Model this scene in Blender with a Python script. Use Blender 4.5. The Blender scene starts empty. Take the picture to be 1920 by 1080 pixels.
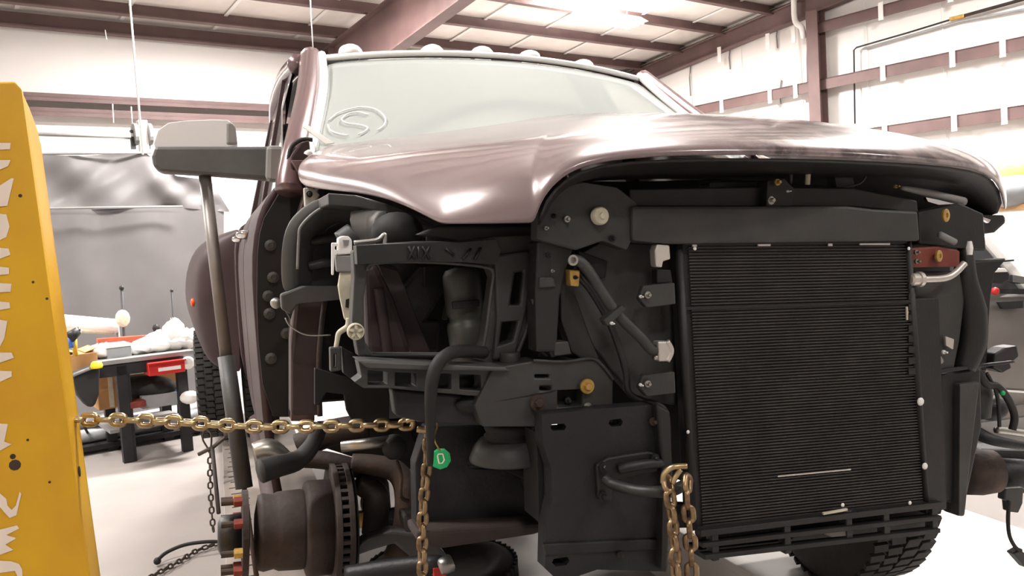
import bpy, bmesh, math, random
from mathutils import Vector, Matrix
from mathutils.geometry import tessellate_polygon
random.seed(7)
S = bpy.context.scene
COL = S.collection

# ------------------------------------------------------------------ camera, world, exposure
FPX = 1560.0
PITCH, ROLL = math.radians(3.3), math.radians(3.4)
EYE = Vector((0, 0, 1.75))
FW = Vector((0, math.cos(PITCH), -math.sin(PITCH)))
_R0 = Vector((1, 0, 0)); _U0 = Vector((0, math.sin(PITCH), math.cos(PITCH)))
CX = math.cos(ROLL)*_R0 - math.sin(ROLL)*_U0
CY = math.sin(ROLL)*_R0 + math.cos(ROLL)*_U0
cam = bpy.data.objects.new('camera', bpy.data.cameras.new('camera'))
cam.data.sensor_width = 36.0
cam.data.lens = 36.0*FPX/1920.0
cam.data.clip_start = 0.05
COL.objects.link(cam)
cam.matrix_world = Matrix(((CX.x, CY.x, -FW.x, EYE.x), (CX.y, CY.y, -FW.y, EYE.y), (CX.z, CY.z, -FW.z, EYE.z), (0, 0, 0, 1)))
S.camera = cam
w = bpy.data.worlds.new('world'); S.world = w; w.use_nodes = True
w.node_tree.nodes['Background'].inputs[0].default_value = (1, .96, .93, 1)
w.node_tree.nodes['Background'].inputs[1].default_value = 0.3
S.view_settings.view_transform = 'Standard'
S.view_settings.look = 'None'
S.view_settings.exposure = 0.12
S.view_settings.gamma = 1.0
S.view_settings.use_curve_mapping = False
LAMP_W = 430.0

# ------------------------------------------------------------------ helpers
def ray(px, py):
    return FW + CX*((px-960)/FPX) + CY*((540-py)/FPX)
def pt(px, py, d):
    return EYE + ray(px, py)*d
def on_plane(px, py, o, n):
    r = ray(px, py); return EYE + r*((Vector(o)-EYE).dot(n)/r.dot(n))
def at_z(px, py, z):
    r = ray(px, py); return EYE + r*((z-EYE.z)/r.z)
def camdir(a, b, c):
    return CX*a + CY*b + FW*c

def lin(c):
    c /= 255.0
    return c/12.92 if c <= .04045 else ((c+.055)/1.055)**2.4
def rgb(r, g, b): return (lin(r), lin(g), lin(b), 1)

MATS = {}
def mat(name, col, rough=.6, metal=0.0, var=.25, scale=8.0, bump=0.0, bscale=60.0, col2=None, coat=0.0, emit=None, trans=0.0, spec=None, alpha=None, contrast=None):
    m = bpy.data.materials.new(name); m.use_nodes = True
    nt = m.node_tree; b = nt.nodes['Principled BSDF']
    b.inputs['Roughness'].default_value = rough
    b.inputs['Metallic'].default_value = metal
    if coat: b.inputs['Coat Weight'].default_value = coat; b.inputs['Coat Roughness'].default_value = .06
    if trans: b.inputs['Transmission Weight'].default_value = trans
    if spec is not None: b.inputs['Specular IOR Level'].default_value = spec
    if alpha is not None: b.inputs['Alpha'].default_value = alpha
    if emit: b.inputs['Emission Color'].default_value = col; b.inputs['Emission Strength'].default_value = emit
    tc = nt.nodes.new('ShaderNodeTexCoord')
    if var or col2:
        n = nt.nodes.new('ShaderNodeTexNoise'); n.inputs['Scale'].default_value = scale; n.inputs['Detail'].default_value = 6
        nt.links.new(tc.outputs['Object'], n.inputs['Vector'])
        r = nt.nodes.new('ShaderNodeValToRGB')
        lo, hi = contrast or (.3, .7)
        r.color_ramp.elements[0].position = lo; r.color_ramp.elements[1].position = hi
        if col2: c1, c2 = col, col2
        else:
            c1 = tuple(x*(1-var) for x in col[:3]) + (1,); c2 = tuple(min(1, x*(1+var)) for x in col[:3]) + (1,)
        r.color_ramp.elements[0].color = c1; r.color_ramp.elements[1].color = c2
        nt.links.new(n.outputs['Fac'], r.inputs['Fac']); nt.links.new(r.outputs['Color'], b.inputs['Base Color'])
    else: b.inputs['Base Color'].default_value = col
    if bump:
        n2 = nt.nodes.new('ShaderNodeTexNoise'); n2.inputs['Scale'].default_value = bscale; n2.inputs['Detail'].default_value = 4
        nt.links.new(tc.outputs['Object'], n2.inputs['Vector'])
        bp = nt.nodes.new('ShaderNodeBump'); bp.inputs['Strength'].default_value = bump; bp.inputs['Distance'].default_value = .01
        nt.links.new(n2.outputs['Fac'], bp.inputs['Height']); nt.links.new(bp.outputs['Normal'], b.inputs['Normal'])
    MATS[name] = m
    return m

def link(name, me, m=None, parent=None, smooth=False):
    o = bpy.data.objects.new(name, me); COL.objects.link(o)
    if m:
        if not me.materials: me.materials.append(m)
    if parent: o.parent = parent
    if smooth:
        for p in me.polygons: p.use_smooth = True
    return o
def mk(name, V, Fc, m, parent=None, smooth=False, bevel=0):
    me = bpy.data.meshes.new(name); me.from_pydata([tuple(v) for v in V], [], Fc)
    bm = bmesh.new(); bm.from_mesh(me); bmesh.ops.recalc_face_normals(bm, faces=bm.faces[:]); bm.to_mesh(me); bm.free()
    o = link(name, me, m, parent, smooth)
    if bevel:
        b = o.modifiers.new('bevel', 'BEVEL'); b.width = bevel; b.segments = 2; b.limit_method = 'ANGLE'
    return o
class MB:
    """collects shapes into one mesh"""
    def __init__(s): s.V = []; s.F = []
    def add(s, V, F):
        k = len(s.V); s.V += [Vector(v) for v in V]; s.F += [tuple(i+k for i in f) for f in F]; return s
    def box(s, c, d, M=None):
        c = Vector(c); V = []
        for x in (-.5, .5):
            for y in (-.5, .5):
                for z in (-.5, .5):
                    p = Vector((x*d[0], y*d[1], z*d[2]))
                    V.append(c + (M @ p if M else p))
        return s.add(V, [(0,1,3,2),(4,6,7,5),(0,4,5,1),(2,3,7,6),(0,2,6,4),(1,5,7,3)])
    def beam(s, a, b, wd, ht, up=(0,0,1)):
        a = Vector(a); b = Vector(b); d = (b-a).normalized(); up = Vector(up)
        sx = d.cross(up).normalized(); uz = sx.cross(d)
        V = [p + sx*x*wd/2 + uz*z*ht/2 for p in (a, b) for x, z in ((-1,-1),(1,-1),(1,1),(-1,1))]
        return s.add(V, [(0,1,2,3),(7,6,5,4),(0,4,5,1),(1,5,6,2),(2,6,7,3),(3,7,4,0)])
    def tube(s, P, r, seg=10, cap=True):
        P = [Vector(p) for p in P]; n = len(P)
        R = r if isinstance(r, (list, tuple)) else [r]*n
        if len(R) != n: R = [R[0] + (R[-1]-R[0])*i/(n-1) for i in range(n)]
        t = (P[1]-P[0]).normalized(); nn = t.orthogonal().normalized(); V = []; F = []
        for i in range(n):
            t2 = (P[min(i+1, n-1)] - P[max(i-1, 0)]).normalized()
            nn = (nn - t2*nn.dot(t2)).normalized(); bb = t2.cross(nn)
            for k in range(seg):
                a = 2*math.pi*k/seg; V.append(P[i] + (nn*math.cos(a) + bb*math.sin(a))*R[i])
        for i in range(n-1):
            for k in range(seg):
                k2 = (k+1) % seg; F.append((i*seg+k, i*seg+k2, (i+1)*seg+k2, (i+1)*seg+k))
        if cap: F.append(tuple(range(seg))[::-1]); F.append(tuple(range((n-1)*seg, n*seg)))
        return s.add(V, F)
    def lathe(s, c, axis, prof, seg=24):
        c = Vector(c); ax = Vector(axis).normalized(); e1 = ax.orthogonal().normalized(); e2 = ax.cross(e1)
        V = []; F = []; n = len(prof)
        for r, h in prof:
            for k in range(seg):
                a = 2*math.pi*k/seg; V.append(c + ax*h + (e1*math.cos(a)+e2*math.sin(a))*max(r, 1e-4))
        for i in range(n-1):
            for k in range(seg):
                k2 = (k+1) % seg; F.append((i*seg+k, i*seg+k2, (i+1)*seg+k2, (i+1)*seg+k))
        F.append(tuple(range(seg))[::-1]); F.append(tuple(range((n-1)*seg, n*seg)))
        return s.add(V, F)
    def ball(s, c, r, seg=16, sq=(1,1,1)):
        c = Vector(c); V = []; F = []; n = seg//2
        for i in range(n+1):
            th = math.pi*i/n
            for k in range(seg):
                a = 2*math.pi*k/seg
                V.append(c + Vector((math.sin(th)*math.cos(a)*sq[0], math.sin(th)*math.sin(a)*sq[1], math.cos(th)*sq[2]))*r)
        for i in range(n):
            for k in range(seg):
                k2 = (k+1) % seg; F.append((i*seg+k, (i+1)*seg+k, (i+1)*seg+k2, i*seg+k2))
        return s.add(V, F)
    def prism(s, loops, ext):
        """loops: [outer, hole, ...] of 3-D points; ext: extrusion vector"""
        ext = Vector(ext); loops = [[Vector(p) for p in l] for l in loops]
        fl = [p for l in loops for p in l]; n = len(fl)
        tri = tessellate_polygon(loops)
        F = [tuple(t) for t in tri] + [tuple(i+n for i in t[::-1]) for t in tri]
        k = 0
        for l in loops:
            m_ = len(l)
            for i in range(m_):
                j = (i+1) % m_; F.append((k+i, k+j, n+k+j, n+k+i))
            k += m_
        return s.add(fl + [p+ext for p in fl], F)
    def xf(s, M): s.V = [M @ v for v in s.V]; return s
    def build(s, name, m, parent=None, smooth=False, bevel=0): return mk(name, s.V, s.F, m, parent, smooth, bevel)

def auto(o, ang=40):
    for p in o.data.polygons: p.use_smooth = True
    md = o.modifiers.new('edges', 'EDGE_SPLIT'); md.split_angle = math.radians(ang); return o
def crom(P, n=6):
    P = [Vector(p) for p in P]; out = []
    for i in range(len(P)-1):
        p0 = P[max(i-1, 0)]; p1 = P[i]; p2 = P[i+1]; p3 = P[min(i+2, len(P)-1)]
        for k in range(n):
            t = k/n
            out.append(.5*((2*p1) + (p2-p0)*t + (2*p0-5*p1+4*p2-p3)*t*t + (3*p1-p0-3*p2+p3)*t**3))
    out.append(P[-1]); return out
def surf(name, G, m, parent, thick=0, sub=2, closed=False):
    R, C_ = len(G), len(G[0]); V = [p for r in G for p in r]; F = []
    for i in range(R-1):
        for j in range(C_-1): F.append((i*C_+j, i*C_+j+1, (i+1)*C_+j+1, (i+1)*C_+j))
    o = mk(name, V, F, m, parent, True)
    if thick:
        md = o.modifiers.new('thick', 'SOLIDIFY'); md.thickness = thick; md.offset = -1
    if sub:
        md = o.modifiers.new('sub', 'SUBSURF'); md.levels = sub; md.render_levels = sub
    return o
def empty(name, loc, M=None):
    o = bpy.data.objects.new(name, None); COL.objects.link(o)
    if M: o.matrix_world = M
    else: o.location = loc
    o.empty_display_size = .1
    return o
def tag(o, label, cat, group=None, kind=None):
    o['label'] = label; o['category'] = cat
    if group: o['group'] = group
    if kind: o['kind'] = kind
    return o
def struct(o): o['kind'] = 'structure'; return o
def dup_tree(o, parent=None):
    c = o.copy(); COL.objects.link(c)
    if parent: c.parent = parent
    for ch in list(o.children): dup_tree(ch, c)
    return c

# ------------------------------------------------------------------ materials
M_wall = mat('wall_white', rgb(236, 232, 228), .55, var=.03, scale=.6)
M_liner = mat('roof_liner', rgb(225, 218, 212), .6, var=.06, scale=2.5, bump=.15, bscale=12)
M_steel_red = mat('red_oxide_steel', rgb(102, 80, 78), .6, var=.18, scale=3, bump=.05)
M_floor = mat('floor_concrete', rgb(146, 139, 135), .45, var=.1, scale=1.2, bump=.04, bscale=30)
M_white = mat('white_plain', rgb(235, 233, 230), .5, var=.03)
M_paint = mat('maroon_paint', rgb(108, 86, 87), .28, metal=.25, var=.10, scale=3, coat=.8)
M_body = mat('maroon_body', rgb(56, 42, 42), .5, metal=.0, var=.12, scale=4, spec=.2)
M_apron = mat('maroon_dull', rgb(52, 38, 38), .6, var=.2, scale=10)
M_blk = mat('black_plastic', rgb(27, 26, 25), .5, var=.25, scale=14, bump=.08, bscale=150)
M_blk2 = mat('grey_black_plastic', rgb(54, 53, 51), .55, var=.2, scale=12, bump=.08, bscale=150)
M_frame = mat('frame_steel', rgb(36, 36, 38), .5, metal=.3, var=.3, scale=9, bump=.15, bscale=90)
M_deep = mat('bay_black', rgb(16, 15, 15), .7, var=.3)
M_rub = mat('rubber', rgb(24, 23, 22), .7, var=.2, scale=20)
M_tire = mat('tire_rubber', rgb(40, 38, 35), .75, var=.25, scale=15, bump=.1)
M_chrome = mat('chrome', rgb(225, 225, 225), .12, metal=1, var=0)
M_steel = mat('bare_steel', rgb(170, 168, 162), .35, metal=.9, var=.15)
M_alu = mat('aluminium', rgb(205, 200, 192), .4, metal=.7, var=.1)
M_gold = mat('zinc_chain', rgb(206, 186, 140), .3, metal=.85, scale=25, col2=rgb(140, 116, 88))
M_rustchain = mat('old_chain', rgb(178, 154, 116), .36, metal=.8, scale=30, col2=rgb(104, 80, 62))
M_dkchain = mat('dark_chain', rgb(74, 66, 60), .5, metal=.5, var=.3)
M_rust = mat('rust_iron', rgb(54, 42, 38), .75, var=.3, scale=12, bump=.2, col2=rgb(40, 31, 28))
M_rust2 = mat('rust_brown', rgb(74, 54, 42), .75, var=.3, scale=14, bump=.2, col2=rgb(46, 38, 34))
M_yel = mat('tower_yellow', rgb(222, 172, 24), .42, var=.12, scale=5, bump=.03, col2=rgb(206, 152, 30))
M_letter = mat('letter_white', rgb(238, 222, 205), .5, var=.06)
M_red = mat('red_plastic', rgb(196, 42, 38), .45, var=.1)
M_redrust = mat('red_brown_bracket', rgb(112, 52, 40), .6, var=.2)
M_rnut = mat('red_rust_nut', rgb(120, 48, 38), .6, var=.3, scale=30)
M_bolt = mat('yellow_zinc', rgb(186, 152, 84), .4, metal=.6, var=.2, scale=60)
M_green = mat('green_tag', rgb(20, 170, 96), .45, var=.1)
M_glass = mat('windshield_glass', rgb(146, 150, 147), .04, var=0, coat=0)
M_sglass = mat('side_glass', rgb(150, 146, 144), .05, var=0)
M_cond = mat('condenser_black', rgb(34, 32, 31), .55, metal=.2, var=.25, scale=6)
M_fin = mat('condenser_tube', rgb(64, 60, 57), .5, metal=.3, var=.3, scale=9)
M_cap = mat('mirror_chrome', rgb(232, 232, 232), .3, metal=.35, var=0)
M_mirror = mat('mirror_grey', rgb(84, 84, 84), .5, var=.12, scale=18, bump=.1, bscale=200)
M_orange = mat('orange_lens', rgb(216, 84, 34), .3, var=.05)
M_plast = mat('plastic_sheet', rgb(98, 95, 95), .34, var=.12, scale=2, bump=.1, bscale=5)
M_card = mat('cardboard', rgb(176, 132, 84), .8, var=.12)
M_bluep = mat('blue_plastic', rgb(56, 98, 170), .5, var=.1)
M_greyb = mat('grey_bin', rgb(150, 152, 154), .5, var=.1)
M_silver = mat('silver_paint', rgb(120, 116, 112), .25, metal=.5, var=.04, coat=1)
M_deck_lit = mat('deck_lit', rgb(214, 208, 202), .5, var=.06, scale=2)  # paler copy of the deck colour, strong light on the right runway painted in
M_mid = mat('mid_plastic', rgb(70, 69, 67), .5, var=.15, scale=12)
M_bottle = mat('milky_plastic', rgb(74, 73, 67), .45, var=.12, scale=10)
M_deck = mat('deck_steel', rgb(142, 132, 124), .5, metal=.2, var=.2, scale=4)
M_ink = mat('tick_black', rgb(50, 46, 44), .7, var=0)
M_tan = mat('tan_tape', rgb(196, 190, 168), .6, var=.12, scale=40)
M_lamp = mat('lamp_glow', (1, .97, .95, 1), .5, var=0, emit=14)
M_clear = mat('lens_clear', rgb(240, 238, 232), .2, var=0)
M_wood = mat('wood_tan', rgb(190, 150, 104), .7, var=.15)
M_gry = mat('grey_paint', rgb(128, 126, 124), .5, var=.1)

# dusty scuffed hood: maroon with chipped dark patch and pale dust
def hood_material():
    m = mat('hood_paint', rgb(134, 118, 118), .30, metal=.1, scale=2.2, col2=rgb(114, 98, 98), coat=.7)
    nt = m.node_tree; b = nt.nodes['Principled BSDF']
    base = b.inputs['Base Color'].links[0].from_socket
    tc = [n for n in nt.nodes if n.type == 'TEX_COORD'][0]
    n1 = nt.nodes.new('ShaderNodeTexNoise'); n1.inputs['Scale'].default_value = 9; n1.inputs['Detail'].default_value = 8; n1.inputs['Roughness'].default_value = .65
    nt.links.new(tc.outputs['Object'], n1.inputs['Vector'])
    sx = nt.nodes.new('ShaderNodeSeparateXYZ'); nt.links.new(tc.outputs['Object'], sx.inputs[0])
    g = nt.nodes.new('ShaderNodeMapRange'); g.inputs[1].default_value = -.42; g.inputs[2].default_value = -.2
    nt.links.new(sx.outputs[0], g.inputs[0])
    r = nt.nodes.new('ShaderNodeValToRGB'); r.color_ramp.elements[0].position = .45; r.color_ramp.elements[1].position = .55
    nt.links.new(n1.outputs['Fac'], r.inputs['Fac'])
    mu = nt.nodes.new('ShaderNodeMath'); mu.operation = 'MULTIPLY'
    nt.links.new(r.outputs['Color'], mu.inputs[0]); nt.links.new(g.outputs[0], mu.inputs[1])
    mu2 = nt.nodes.new('ShaderNodeMath'); mu2.operation = 'MULTIPLY'; mu2.inputs[1].default_value = .92
    nt.links.new(mu.outputs[0], mu2.inputs[0])
    mx = nt.nodes.new('ShaderNodeMix'); mx.data_type = 'RGBA'
    nt.links.new(mu2.outputs[0], mx.inputs[0]); nt.links.new(base, mx.inputs[6]); mx.inputs[7].default_value = rgb(48, 34, 40)
    nt.links.new(mx.outputs[2], b.inputs['Base Color'])
    return m
M_hood = hood_material()

# ------------------------------------------------------------------ the building
bd = camdir(2094, 234, 1560); bd.z = 0; bd.normalize()
AX = -bd                                     # along the back wall, away from the corner
BX = Vector((-AX.y, AX.x, 0))
if BX.y > 0: BX = -BX                        # along the right wall, towards the camera
P0 = pt(290, 487, 11.5); P0.z = 0
_r = ray(1185, 431); _r.z = 0
# corner: intersection of the view line with the back wall
_den = bd.x*_r.y - bd.y*_r.x
_t = (P0.y*_r.x - P0.x*_r.y)/_den
CORNER = P0 + bd*_t; CORNER.z = 0
def B(a, b, z): return CORNER + AX*a + BX*b + Vector((0, 0, z))
EAVE, SL = 4.78, .106
def roof(b): return EAVE + SL*b
AL, BL = 20.0, 24.0
def wallbox(name, a0, a1, b0, b1, z0, z1, m):
    V = [B(a, b, z) for a in (a0, a1) for b in (b0, b1) for z in (z0, z1)]
    return mk(name, V, [(0,1,3,2),(4,6,7,5),(0,4,5,1),(2,3,7,6),(0,2,6,4),(1,5,7,3)], m)
struct(wallbox('floor', -.2, AL+.2, -.2, BL+.2, -.15, 0, M_floor))
wall_back = struct(wallbox('wall_back', -.2, AL+.2, -.15, 0, 0, EAVE+.1, M_wall))
wall_right = struct(wallbox('wall_right', -.15, 0, -.15, BL+.15, 0, roof(BL)+.3, M_wall))
struct(wallbox('wall_left', AL, AL+.15, -.15, BL+.15, 0, roof(BL)+.3, M_wall))
struct(wallbox('wall_front', -.15, AL+.15, BL, BL+.15, 0, roof(BL)+.3, M_wall))
V = []
for th in (0, .12):
    for a, b in ((-.2, -.2), (AL+.2, -.2), (AL+.2, BL+.2), (-.2, BL+.2)): V.append(B(a, b, roof(b)+.22+th))
ceiling = struct(mk('ceiling', V, [(0,1,2,3),(7,6,5,4),(0,4,5,1),(1,5,6,2),(2,6,7,3),(3,7,4,0)], M_liner))
nrm = (BX*(-SL) + Vector((0,0,1))).normalized()
for i, b in enumerate([.62] + [.62+.99*k for k in range(1, 23)]):
    z = roof(b) + .14
    m_ = MB().beam(B(0, b, z), B(AL, b, z), .04, .16, nrm)
    m_.beam(B(0, b+.04, z-.075), B(AL, b+.04, z-.075), .08, .015, nrm).beam(B(0, b-.04, z+.075), B(AL, b-.04, z+.075), .08, .015, nrm)
    m_.build('purlin', M_steel_red, ceiling)
m_ = MB().beam(B(0, .1, EAVE+.08), B(AL, .1, EAVE+.08), .06, .18).beam(B(0, .15, EAVE-.01), B(AL, .15, EAVE-.01), .12, .02)
m_.build('eave_strut', M_steel_red, ceiling)
for k in range(15):                          # pale straps that hold the insulation up
    a = .9 + 1.22*k
    MB().beam(B(a, .1, roof(.1)+.2), B(a, 18, roof(18)+.2), .05, .012, nrm).build('strap', M_white, ceiling)
# rafters (one bay line in view, one nearer the far end)
A_R = (Vector(pt(690, 90, 13.3)) - CORNER).dot(AX) + .75
for a in (A_R, A_R+6.1, A_R+12.2):
    m_ = MB()
    b0, b1 = .05, 22.0
    zt0, zt1 = roof(b0)-.0, roof(b1)-.0
    def bot(b): return roof(b) - .72 + .09*min(b, 5.5)
    m_.add([B(a-.006, b0, bot(b0)), B(a+.006, b0, bot(b0)), B(a+.006, b0, zt0), B(a-.006, b0, zt0),
            B(a-.006, b1, bot(b1)), B(a+.006, b1, bot(b1)), B(a+.006, b1, zt1), B(a-.006, b1, zt1)],
           [(0,1,2,3),(7,6,5,4),(0,4,5,1),(1,5,6,2),(2,6,7,3),(3,7,4,0)])
    m_.beam(B(a, b0, bot(b0)), B(a, b1, bot(b1)), .2, .02).beam(B(a, b0, zt0), B(a, b1, zt1), .2, .02)
    m_.build('rafter', M_steel_red, ceiling)
    m_ = MB(); m_.box(B(a, .3, 2.4), (.012, .35, 4.8), Matrix((AX, BX, Vector((0,0,1)))).transposed())
    m_.box(B(a, .46, 2.4), (.2, .02, 4.8), Matrix((AX, BX, Vector((0,0,1)))).transposed()).box(B(a, .14, 2.4), (.2, .02, 4.8), Matrix((AX, BX, Vector((0,0,1)))).transposed())
    m_.build('column', M_steel_red, wall_back)
# rake beam over the right wall, its column and the girts
MR = Matrix((AX, BX, Vector((0,0,1)))).transposed()
m_ = MB()
for off, wd, ht in ((-.06, .02, .28), (-.20, .16, .02), (.08, .16, .02)):
    m_.beam(B(.12, -.1, roof(-.1)+off), B(.12, 22, roof(22)+off), wd, ht)
m_.build('rake_beam', M_steel_red, wall_right)
MB().beam(B(.16, -.1, roof(-.1)+.13), B(.16, 22, roof(22)+.13), .03, .03).build('rake_strip', M_steel, wall_right)
def girt_b(px):
    r = ray(px, 300); t = ((B(.1,0,0)-EAVE_V).dot(AX))/(r.dot(AX)); return (EAVE_V + r*t - CORNER).dot(BX)
EAVE_V = EYE
for bc in (girt_b(1546), girt_b(1546)+6.2, girt_b(1546)+12.4):
    h = roof(bc)-.2
    m_ = MB().box(B(.21, bc, h/2), (.2, .02, h), MR).box(B(.11, bc, h/2), (.02, .2, h), MR).box(B(.31, bc, h/2), (.02, .2, h), MR)
    m_.build('wall_column', M_steel_red, wall_right)
def girt_right(z, b0, b1):
    m_ = MB().beam(B(.11, b0, z), B(.11, b1, z), .2, .02).beam(B(.2, b0, z-.075), B(.2, b1, z-.075), .02, .17)
    return m_.build('girt', M_steel_red, wall_right)
def wz(px, py, a=.1):                          # height of a pixel on the right wall
    b = girt_b(px); P = B(a, b, 0); r = ray(px, py); t = (P-EYE).dot(AX)/r.dot(AX); return (EYE + r*t).z
GZ = [wz(1680, 242), wz(1640, 137), wz(1600, 35)]
for z in GZ: girt_right(z+.05, girt_b(1546) if z == GZ[2] else 0, BL)
for z in GZ:
    for b in [girt_b(p) for p in (1366, 1457, 1505, 1669, 1799, 1893)]:
        MB().box(B(.225, b, z-.03), (.012, .075, .26), MR).build('insulation_strap', M_white, wall_right)
for b in [.6+1.15*k for k in range(9)]:
    MB().tube([B(.03, b, 2.2), B(.03, b+.02, 3.2), B(.03, b-.01, roof(b))], .006, 6).build('seam_cord', M_white, wall_right)
# back wall double girt
def bz(px, py):
    r = ray(px, py); t = (P0-EYE).dot(BX)/r.dot(BX); return (EYE + r*t).z
for py in (197, 222):
    z = bz(290, py)
    MB().beam(B(0, .12, z), B(AL, .12, z), .22, .02).beam(B(0, .22, z), B(AL, .22, z), .02, .10).build('girt', M_steel_red, wall_back)

# high-bay lamps
def make_lamp(a, b, z, lab, k=1.0):
    t = empty('ceiling_lamp', B(a, b, z))
    t.rotation_euler = (0, 0, math.atan2(AX.y, AX.x))
    MB().add([(-.62,-.22,0),(.62,-.22,0),(.62,.22,0),(-.62,.22,0),(-.58,-.1,.09),(.58,-.1,.09),(.58,.1,.09),(-.58,.1,.09)],
             [(0,1,2,3),(4,5,6,7),(0,1,5,4),(1,2,6,5),(2,3,7,6),(3,0,4,7)]).build('housing', M_white, t)
    for y in (-.15, -.05, .05, .15): MB().tube([(-.58, y, -.02), (.58, y, -.02)], .014, 8).build('tube', M_lamp, t)
    for x in (-.4, .4): MB().tube([(x, 0, .09), (x, 0, roof(b)+.22-z)], .004, 6).build('hanger', M_steel, t)
    L = bpy.data.lights.new('glow', 'AREA'); L.shape = 'RECTANGLE'; L.size = 1.2; L.size_y = .42; L.energy = LAMP_W*k; L.color = (1, .965, .93)
    lo = bpy.data.objects.new('glow', L); COL.objects.link(lo); lo.parent = t; lo.location = (0, 0, -.05)
    L2 = bpy.data.lights.new('ceiling_fill', 'AREA'); L2.shape = 'RECTANGLE'; L2.size = 1.2; L2.size_y = .5; L2.energy = LAMP_W*k*.4; L2.color = (1, .965, .93)  # extra upward area light, added to brighten the roof liner
    lo = bpy.data.objects.new('ceiling_fill', L2); COL.objects.link(lo); lo.parent = t; lo.location = (0, 0, .12); lo.rotation_euler = (math.pi, 0, 0)
    tag(t, lab, 'lamp'); return t
_lp = pt(1140, 38, 12.2)
la, lb, lz = (_lp-CORNER).dot(AX), (_lp-CORNER).dot(BX), _lp.z
LAMPS = [(la, lb)] + [(la+da, lb+db) for da, db in ((5, 0), (10, 0), (0, 5.5), (5, 5.5), (10, 5.5), (-1, 12), (5, 12), (10, 12))]
for i, (a, b) in enumerate(LAMPS):
    t = make_lamp(a, b, lz + SL*(b-lb), k=(1.6, 1.5, 1.2, 1.2, .8, .7, .27, .34, .34)[i], lab='bright fluorescent ceiling lamp glaring between the roof purlins' if i == 0 else 'fluorescent ceiling lamp of the workshop above and behind the camera')
    if i: t['group'] = 'workshop ceiling lamps out of view'

# ------------------------------------------------------------------ the pickup
TU = camdir(4405, 120, 1560).normalized()
TV = camdir(-552, 60, 1560); TV = (TV - TU*TV.dot(TU)).normalized()
TW = TU.cross(TV)
TO = pt(1500, 700, 2.25)
TM = Matrix(((TU.x, TV.x, TW.x, TO.x), (TU.y, TV.y, TW.y, TO.y), (TU.z, TV.z, TW.z, TO.z), (0,0,0,1)))
TI = TM.inverted()
def Q(px, py, v):
    r = ray(px, py); P = EYE + r*((v - (EYE-TO).dot(TV))/r.dot(TV)); return TI @ P
def QS(L, v=None): return [Q(p[0], p[1], p[2] if len(p) > 2 else v) for p in L]
U0 = -.25                                     # the truck's middle line
truck = empty('pickup_truck', TO, TM)
tag(truck, 'maroon pickup truck with its front stripped and an S chalked on the windshield', 'truck')
def plate(name, L, v, th, m, holes=(), parent=None, bevel=.003):
    return MB().prism([QS(L, v)] + [QS(h, v) for h in holes], (0, th, 0)).build(name, m, parent or truck, bevel=bevel)
def tubeq(name, L, r, m, v=None, parent=None, seg=10, n=6):
    P = QS(L, v); P = crom(P, n) if n > 1 else P
    R = r if not isinstance(r, (list, tuple)) else r
    if isinstance(R, (list, tuple)) and n > 1:
        RR = []
        for i in range(len(R)-1):
            for k in range(n): RR.append(R[i] + (R[i+1]-R[i])*k/n)
        R = RR + [R[-1]]
    return MB().tube(P, R, seg).build(name, m, parent or truck, True)
def bolt(px, py, v, r, m, name='bolt', parent=None, hexa=True):
    c = Q(px, py, v); b = MB().lathe(c, (0,-1,0), [(r,0),(r,.004),(r*.95,.006)], 18)
    b.lathe(c, (0,-1,0), [(r*.58,.004),(r*.58,.014),(r*.45,.017)], 6 if hexa else 14)
    return b.build(name, m, parent or truck)

# hood: stations from the truck's right rear corner round to its left
HS = [
 [(558,352,.85),(552,322,.86),(558,300,.92),(585,283,1.05),(615,271,1.16)],
 [(620,358,.58),(612,328,.60),(625,299,.70),(655,276,.90),(680,263,1.17)],
 [(700,366,.34),(700,328,.36),(712,290,.50),(742,265,.80),(770,253,1.18)],
 [(760,386,.16),(768,338,.20),(790,282,.35),(832,257,.70),(870,240,1.18)],
 [(820,420,.03),(835,352,.06),(860,283,.20),(905,251,.55),(950,229,1.18)],
 [(832,421,.015),(846,351,.05),(870,283,.185),(915,250,.54),(960,227,1.18)],
 [(910,421,-.06),(915,345,-.04),(930,279,.10),(970,247,.45),(1020,219,1.15)],
 [(985,421,-.105),(978,345,-.095),(992,276,.025),(1027,244,.36),(1080,210,1.06)],
 [(1000,420,-.115),(992,345,-.105),(1000,276,.02),(1035,244,.35),(1090,209,1.05)],
 [(1004,406,-.12),(1003,338,-.108),(1012,273,.012),(1045,243,.34),(1100,208,1.04)],
 [(1014,372,-.13),(1025,318,-.12),(1038,268,.0),(1075,239,.30),(1130,206,1.0)],
 [(1050,330,-.14),(1064,298,-.14),(1078,264,-.03),(1112,235,.25),(1190,204,.92)],
 [(1110,303,-.16),(1118,285,-.16),(1130,261,-.08),(1170,231,.20),(1270,203,.85)],
 [(1240,291,-.19),(1245,272,-.19),(1255,250,-.10),(1290,226,.20),(1380,206,.72)],
 [(1450,290,-.20),(1450,272,-.20),(1455,247,-.10),(1470,227,.20),(1520,214,.55)],
 [(1650,297,-.15),(1650,281,-.15),(1650,258,-.05),(1660,243,.15),(1665,239,.40)],
 [(1790,307,-.05),(1790,296,-.04),(1785,281,.05),(1780,271,.15),(1777,267,.33)],
 [(1850,320,.04),(1852,309,.05),(1850,299,.12),(1840,292,.20),(1836,289,.33)],
 [(1882,348,.10),(1884,338,.13),(1880,326,.20),(1872,315,.28),(1866,309,.38)],
 [(1889,408,.14),(1891,380,.18),(1889,355,.24),(1882,338,.34),(1876,330,.42)]]
G = []
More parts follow.
